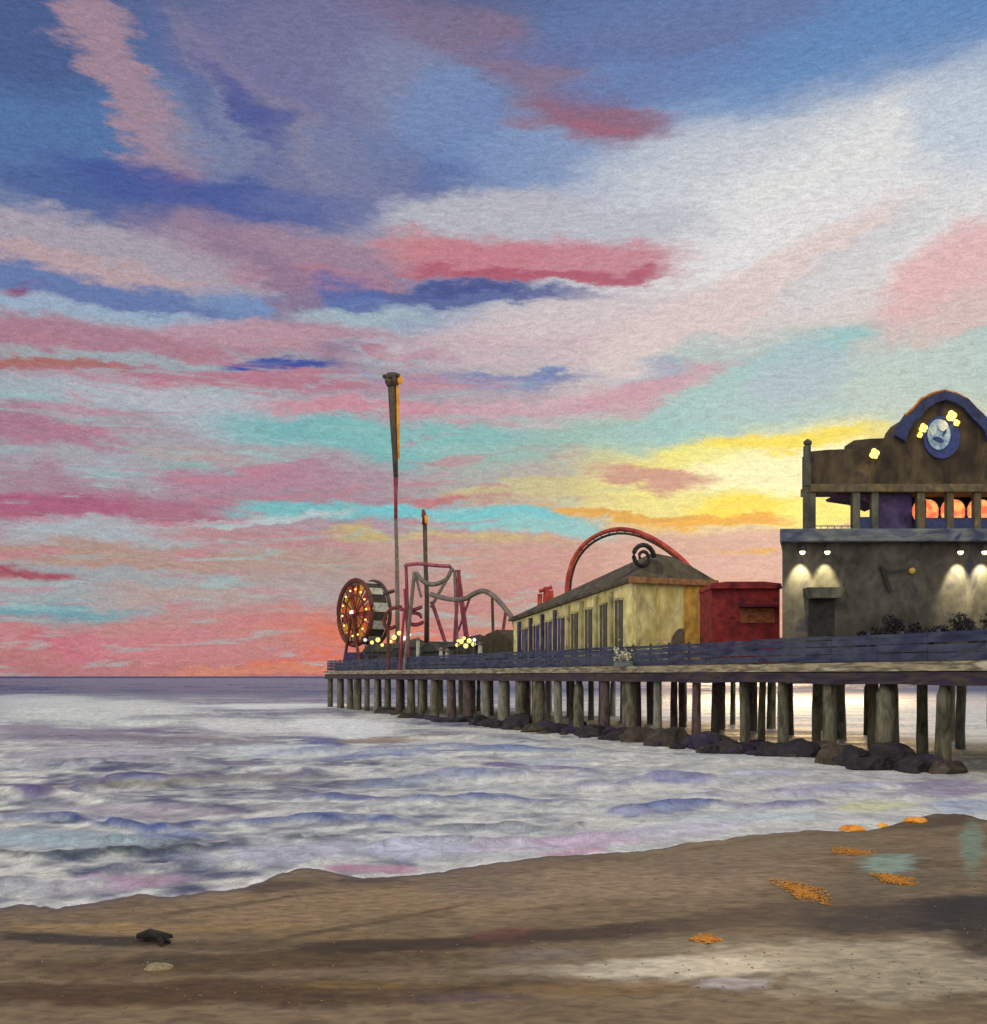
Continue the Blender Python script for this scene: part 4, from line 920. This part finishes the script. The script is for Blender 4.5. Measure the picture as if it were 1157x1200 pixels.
# tall drop tower
TP, _ = onpier(463, 9); TY = TP.y; k_ = TY/FPX
tw = thing('drop_tower', (TP.x, TP.y, DECK), 'tallest slender drop tower widening to a knobbed dark head', 'ride tower')
def shaft(prof, Y, n=8):
    """prof: (px centre, py, half width px)"""
    b = BM(); tube(b, [Q(a, c, Y) for a, c, h in prof], [h*Y/FPX for a, c, h in prof], n); return b
obj('lower_shaft', shaft([(466, 783, 2.6), (466, 700, 2.6), (465, 640, 2.3), (464, 608, 2.1)], TY), greysteel, tw, True)
obj('middle_shaft', shaft([(464, 608, 2.1), (464, 585, 2.2), (464, 560, 2.7)], TY), maroon, tw, True)
obj('upper_shaft', shaft([(464, 560, 2.7), (463, 530, 3.5), (461.5, 500, 4.2), (460.5, 470, 5.0), (460, 446, 5.8)], TY), paint('umber_steel', ['#3a3026', '#544838', '#66583f'], (.6, .6, .3), .6), tw, True)
b = BM(); hc = Q(460, 446, TY); lathe(b, [(.9, hc.z-1.0), (1.25, hc.z-.3), (1.3, hc.z+.6), (1.0, hc.z+1.15), (.5, hc.z+1.3)], hc.x, hc.y, 12)
for k in range(6):
    a = k*math.pi/3+.3; bmesh.ops.create_icosphere(b, subdivisions=1, radius=.42, matrix=Matrix.Translation((hc.x+1.35*math.cos(a), hc.y+1.35*math.sin(a), hc.z+.35+.25*(k % 2))))
obj('head', b, darksteel, tw)
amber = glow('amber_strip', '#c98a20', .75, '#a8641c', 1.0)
b = BM(); tube(b, [Q(467.5, 538, TY-.5), Q(467, 500, TY-.5), Q(466.5, 470, TY-.6), Q(466, 452, TY-.7)], [.14, .26, .26, .22], 6); obj('sunlit_edge_strip', b, amber, tw, True)  # glowing strip stands in for sunlight on the shaft's right edge
b = BM(); bmesh.ops.create_icosphere(b, subdivisions=2, radius=.5, matrix=Matrix.Translation(Q(469, 445, TY-.6)) @ Matrix.Diagonal((1, 1, 1.6, 1))); obj('sunlit_head_side', b, amber, tw, True)  # glowing lump stands in for the sunlit side of the head
# shorter tower
UP, _ = onpier(498, 6); UY = UP.y
t2 = thing('short_tower', (UP.x, UP.y, DECK), 'shorter dark mast with a red and amber tip beside the drop tower', 'ride tower')
obj('mast', shaft([(500, 783, 3.2), (500.5, 700, 2.8), (499, 660, 2.6), (498, 612, 2.6)], UY), darksteel, t2, True)
obj('tip', shaft([(497.5, 614, 3.4), (497, 604, 3.2), (496, 597, 1.4)], UY), redbrown, t2, True)
b = BM(); tube(b, [Q(500, 613, UY-.5), Q(499.5, 604, UY-.5)], .28, 6); obj('tip_lamp', b, amber, t2, True)
# roller coaster between the towers
RY = onpier(520, 5)[0].y
rc = thing('roller_coaster', (Q(530, 785, RY).x, RY, DECK), 'tangled maroon and grey roller coaster track on splayed legs between tower and hall', 'roller coaster')
def curve(pts, Y, dy=0, sub=6):
    P = [Q(a, c, Y+dy*i) for i, (a, c) in enumerate(pts)]; out = []
    for i in range(len(P)-1):
        p0, p1, p2, p3 = P[max(i-1, 0)], P[i], P[i+1], P[min(i+2, len(P)-1)]
        for j in range(sub):
            t = j/sub
            out.append(.5*((2*p1)+(-p0+p2)*t+(2*p0-5*p1+4*p2-p3)*t*t+(-p0+3*p1-3*p2+p3)*t**3))
    out.append(P[-1]); return out
def rail2(name, pts, Y, r, m, dy=0, gap=1.1):
    r *= .72
    b = BM(); c = curve(pts, Y, dy); tube(b, c, r, 6); c2 = [p+Vector((0, gap, .25)) for p in c]; tube(b, c2, r*.8, 6)
    for i in range(0, len(c), 3): tube(b, [c[i], c2[i]], r*.6, 4)
    return obj(name, b, m, rc, True)
def leg(p0, p1, r, m, Y=None, name='support_leg'):
    r *= .72
    b = BM(); a = Q(*p0, Y or RY); c = Q(*p1, (Y or RY))
    if p1[1] > 715: c.z = DECK
    tube(b, [a, c], r, 6); return obj(name, b, m, rc)
rail2('valley_track', [(488, 672), (494, 680), (503, 685), (514, 684), (524, 678), (529, 668)], RY, .42, greysteel)
rail2('top_track', [(474, 663), (490, 661), (510, 663), (528, 664)], RY+3, .34, paint('rose_steel', ['#8a3c50', '#a8566a', '#7a3048'], (.5, .5, .5), .5))
rail2('long_track', [(505, 697), (515, 700), (530, 703), (545, 702), (556, 696), (566, 693), (576, 697), (586, 706), (594, 716), (602, 727), (606, 745)], RY-2, .42, greysteel, dy=-1.5)
rail2('curl_track', [(470, 712), (458, 714), (452, 721), (450, 730), (455, 737), (463, 735)], RY+2, .32, redbrown)
rail2('low_helix', [(468, 714), (480, 716), (494, 712)], RY+1, .32, maroon)
rail2('low_helix', [(478, 718), (490, 720), (494, 724)], RY+1, .28, maroon)
rail2('low_helix', [(476, 729), (486, 733), (496, 730)], RY+1, .3, maroon)
for p0, p1, r, m in (((486,670),(474,785),.42,greysteel),((486,670),(494,700),.3,greysteel),((531,666),(505,712),.36,greysteel),((506,705),(533,745),.42,maroon),((538,668),(531,785),.4,maroon),((537,668),(553,722),.4,maroon),((538,690),(551,745),.36,maroon),
                     ((533,668),(537,785),.3,greysteel),((537,740),(551,700),.26,maroon),((577,698),(579,785),.28,darksteel),((593,716),(583,733),.34,maroon),((474,715),(468,785),.3,maroon),((474,690),(480,720),.24,maroon),((455,737),(455,785),.3,redbrown),((449,696),(463,692),.4,darksteel),((476,664),(480,785),.3,maroon),((527,664),(531,668),.3,maroon)):
    leg(p0, p1, r, m)

# ------------------------------------------------------------------ stalls along the seaward deck
stallw = paint('slate_stall_wall', ['#2c3032', '#454a48', '#565852', '#33304a'], (.5, .5, .5), .85, .8)
stallr = paint('dark_stall_roof', ['#26221c', '#3a362c', '#4c4838', '#2c2640'], (.5, .5, .5), .85, .8)
canop = paint('olive_canopy', ['#2c2818', '#4a4026', '#3c3426'], (.5, .5, .5), .85, .8)
stalls = [(436, 3.0, 7.5, 3.0, 'gable', 'slate stall under the ferris wheel, with cream lamps on its roof'),
          (470, 3.2, 8.0, 3.3, 'hip', 'slate stall at the foot of the tall drop tower, hung with yellow lamps'),
          (505, 3.0, 7.0, 2.5, 'gable', 'low slate stall at the foot of the shorter tower'),
          (540, 3.2, 9.0, 3.0, 'hip', 'slate stall under the coaster legs with a cluster of yellow lamps'),
          (576, 4.0, 10.0, 4.8, 'hump', 'olive rounded canopy tent against the low end of the cream hall')]
ylamp = glow('yellow_bulb', '#f2d84a', 1.3, '#fff2b0', 4); wlamp = glow('white_bulb', '#f6efe0', 1.3)
for px_, w_, wd, ht, typ, lab in stalls:
    P, s = onpier(px_, w_)
    st = thing('market_stall' if typ != 'hump' else 'canopy_tent', (P.x, P.y, DECK), lab, 'stall' if typ != 'hump' else 'tent', rz=math.atan2(DD.y, DD.x))
    hw = wd/2
    if typ == 'hump':
        b = BM(); prof_ = [(-hw-3, 0), (-hw-2, ht*.45), (-hw, ht*.8), (-hw*.3, ht*1.0), (hw*.4, ht*.9), (hw, ht*.65), (hw+2, ht*.35), (hw+3, 0)]
        prism(b, prof_, -3.5, 0); bevel(b, .15); obj('canopy', b, canop, st, world=False)
        b = BM(); box(b, -hw*.5, hw*.4, .0, .08, 0, ht*.4); obj('doorway', b, dark_m, st, world=False); continue
    b = BM(); box(b, -hw, hw, -4, 0, 0, ht); obj('wall', b, stallw, st, world=False)
    b = BM()
    if typ == 'gable': prism(b, [(-hw-.4, ht+.003), (hw+.4, ht+.003), (hw*.4, ht+1.0), (-hw*.1, ht+1.4), (-hw*.6, ht+.9)], -4.4, .5)
    else:
        v = [b.verts.new(p) for p in ((-hw-.4, .5, ht+.003), (hw+.4, .5, ht+.003), (hw+.4, -4.4, ht+.003), (-hw-.4, -4.4, ht+.003), (-hw*.4, -1.9, ht+1.5), (hw*.4, -1.9, ht+1.3))]
        for f in ((0, 1, 5, 4), (1, 2, 5), (2, 3, 4, 5), (3, 0, 4), (3, 2, 1, 0)): b.faces.new([v[i] for i in f])
    obj('roof', b, stallr, st, world=False)
    b = BM(); box(b, -hw*.7, hw*.5, .0, .07, .9, ht-.6); obj('serving_hatch', b, dark_m, st, world=False)
# lamps and pale posts (things of their own)
lampspots = [(428, 750, 'w', .42), (436, 753, 'y', .5), (443, 750, 'y', .6), (448, 756, 'y', .42), (462, 747, 'y', .6), (468, 742, 'y', .55), (474, 748, 'w', .5), (478, 751, 'w', .55), (480, 744, 'w', .35), (458, 752, 'y', .4),
             (536, 756, 'y', .4), (541, 752, 'y', .5), (546, 757, 'y', .5), (550, 751, 'y', .5), (555, 755, 'y', .45), (544, 748, 'y', .35), (556, 750, 'w', .35), (537, 751, 'y', .3)]
lampproto = {}
names_ = {'w': 'small white globe lamp glowing on a short post in the cluster of stalls', 'y': 'small yellow globe lamp glowing on a short post in the cluster of stalls'}
for px_, py_, c_, r_ in lampspots:
    P, s = onpier(px_, 1.6)
    zt = zof(py_, P.y)
    if c_ not in lampproto:
        g = thing('globe_lamp', (P.x, P.y, DECK), names_[c_], 'lamp', 'globe lamps among the seaward stalls')
        b = BM(); bmesh.ops.create_icosphere(b, subdivisions=2, radius=.5, ); obj('globe', b, ylamp if c_ == 'y' else wlamp, g, True, world=False)
        b = BM(); tube(b, [(0, 0, 0), (0, 0, 3.6)], .07, 6); obj('lamp_post', b, darksteel, g, world=False)
        lampproto[c_] = g
    else:
        g = copy_tree(lampproto[c_]); g.location = (P.x, P.y, DECK)
    for ch in [x for x in bpy.data.objects if x.parent == g]:
        if ch.name.startswith('globe'): ch.location.z = zt-DECK; ch.scale = (r_*1.25,)*3
        else: ch.scale.z = max(.3, (zt-DECK)/3.7)
for px_, h_, lab in ((490, 28, 'pale upright post at the foot of the shorter tower, left of the pair beside it'), (517, 16, 'shorter pale post standing right of the shorter tower'), (524, 14, 'thin grey post beside the shorter pale post'), (563, 22, 'pale upright post right of the yellow lamp cluster')):
    P, s = onpier(px_, 1.2)
    g = thing('marker_post', (P.x, P.y, DECK), lab, 'post', 'pale posts along the seaward deck')
    zt = zof(778-h_, P.y)
    b = BM(); tube(b, [(P.x, P.y, DECK), (P.x, P.y, zt)], [.32, .24], 8); obj('shaft', b, paint('pale_post_paint', ['#9a9684', '#c8c4b0'], (1, 1, 1)), g, True)
    b = BM(); lathe(b, [(.34, zt+.003), (.34, zt+.15), (.08, zt+.4)], P.x, P.y, 8); obj('cap', b, greysteel, g)
# ------------------------------------------------------------------ things on the sand
weed = paint('black_driftwood', ['#17130f', '#2a231b', '#3a3024'], (2, 2, 2), .85, .8)
X, Y = gpx(183, 1107); z0 = sandz(X, Y)
b = BM()
tube(b, [(X-.42, Y+.15, z0+.08), (X-.15, Y+.02, z0+.16), (X+.12, Y-.05, z0+.12), (X+.34, Y-.22, z0+.05)], [.05, .11, .10, .04], 7)
tube(b, [(X-.3, Y+.25, z0+.05), (X-.05, Y+.1, z0+.14), (X+.3, Y+.12, z0+.08)], [.05, .09, .03], 7)
tube(b, [(X+.05, Y, z0+.1), (X+.2, Y-.3, z0+.10), (X+.26, Y-.5, z0+.03)], [.07, .06, .02], 6)
for v in b.verts: v.co += Vector((random.uniform(-1, 1), random.uniform(-1, 1), random.uniform(-1, 1)))*.012
dw = obj('driftwood', b, weed, None, True); tag(dw, 'black knot of driftwood lying on the sand at lower left', 'driftwood')
X, Y = gpx(186, 1140); z0 = sandz(X, Y)
b = BM(); bmesh.ops.create_icosphere(b, subdivisions=3, radius=1)
for v in b.verts:
    v.co *= 1+.12*float(vnoise(v.co.x*2.2+4, v.co.y*2+v.co.z, 77)); v.co = Vector((X+v.co.x*.26, Y+v.co.y*.24, z0+max(-.05, v.co.z*.085)))
ms = obj('flat_stone', b, paint('sandy_stone', ['#7c6f54', '#9c8c68', '#6a5c46'], (3, 3, 3), .9), None, True); tag(ms, 'flat sandy stone half buried just below the black driftwood', 'stone')
orange = paint('orange_reflection', ['#c8721a', '#e8931e', '#f2ac30'], (3, 3, 3), .55, .6, k=1.3)  # for lumps standing in for orange light reflected at the water line
def refl_lump(px_, py_, hwpx, hpx, lab, seed):
    X, Y = gpx(px_, py_); q = random.Random(seed); rad = hwpx/FPX*Y
    z0 = sandz(X, Y); b = BM(); bmesh.ops.create_icosphere(b, subdivisions=3, radius=1)
    for v in b.verts:
        v.co *= 1+.16*float(vnoise(v.co.x*2+seed, v.co.y*2+v.co.z*2, seed)); v.co = Vector((X+v.co.x*rad, Y+v.co.y*rad*.7, z0+.02+v.co.z*hpx/FPX*Y))
    o = obj('reflection_lump', b, orange, None, True); return tag(o, lab, 'reflection', 'orange reflections built as lumps at the water line')
refl_lump(999, 973, 14, 6.5, 'largest lumpy orange reflection built as a solid at the water line, leftmost of three', 3)
refl_lump(1035, 969, 6, 4.5, 'smallest round orange reflection built as a lump between the two long ones', 4)
refl_lump(1073, 964, 14, 5, 'long orange reflection built as a lump at the right end of the three on the water line', 5)
refl_m = paint('amber_reflection', ['#c07c28', '#e89a2c', '#d09a50'], (3, 3, 3), .8)
def refl_patch(px_, py_, hw, hh, lab, seed, grp='orange reflections built of flakes on the wet sand'):
    X, Y = gpx(px_, py_); q = random.Random(seed); b = BM(); rx = hw/FPX*Y; ry = hh*Y*Y/(FPX*EYE)
    for k in range(1100):       # overlapping flat flakes stand in for orange light reflected on wet sand
        r = min(1.15, abs(q.gauss(0, .58))); t = q.uniform(0, 6.28); cx_, cy_ = X+r*rx*math.cos(t)*(1+.25*math.sin(3*t+seed)), Y+r*ry*math.sin(t)*(1+.25*math.cos(2*t+seed))
        z = sandz(cx_, cy_)+.012 if k % 4 == 0 else z
        L_ = q.uniform(.03, .07); W_ = L_*q.uniform(.4, .8); a = q.uniform(0, 3.14); ca, sa = math.cos(a), math.sin(a); zz = z+q.random()*.012
        top = [b.verts.new((cx_+u_*ca-v_*sa, cy_+u_*sa+v_*ca, zz+w_)) for u_, v_, w_ in ((-L_, 0, 0), (0, -W_, .006), (L_, 0, .0), (0, W_, .01))]
        bot = [b.verts.new(v.co-Vector((0, 0, .006))) for v in top]
        b.faces.new(top); b.faces.new(bot[::-1])
        for i_ in range(4): b.faces.new((top[i_], top[(i_+1) % 4], bot[(i_+1) % 4], bot[i_]))
    o = obj('reflection_dab', b, refl_m, None, True); return tag(o, lab, 'reflection_dab', grp)
refl_patch(940, 1053, 20, 14, 'largest orange reflection patch built of flakes on the sand below the cyan sky reflection', 1)
refl_patch(1048, 1038, 18, 6, 'orange reflection patch built of flakes just below the cyan sky reflection on the right', 2)
refl_patch(998, 1003, 22, 4, 'faint amber reflection patch built of flakes between the lumps and the cyan sky reflection', 3)
refl_patch(828, 1113, 14, 4, 'small amber reflection patch built of flakes on the pale sand near the bottom', 4)

# pebbles and shell bits strewn on the sand (beyond counting)
b = BM(); qp = random.Random(9)
for k in range(900):
    px_, py_ = qp.uniform(-60, 1220), 1035+160*qp.random()
    X, Y = gpx(px_, py_)
    if Y > float(shoreY(np.array([X]), np.array([Y]))[0])-.6: continue
    r_ = qp.uniform(.010, .026); z_ = sandz(X, Y); a = qp.uniform(0, 3)
    bmesh.ops.create_icosphere(b, subdivisions=1, radius=r_, matrix=Matrix.Translation((X, Y, z_+r_*.2)) @ Matrix.Rotation(a, 4, 'Z') @ Matrix.Diagonal((1.3, .8, .5, 1)))
pb = obj('pebbles', b, paint('pebbles', ['#3a3024', '#7d705a', '#b0a48c'], (9, 9, 9), .8, fine=2), None, True); tag(pb, 'fine pebbles and shell bits strewn over the sand', 'pebbles', kind='stuff')
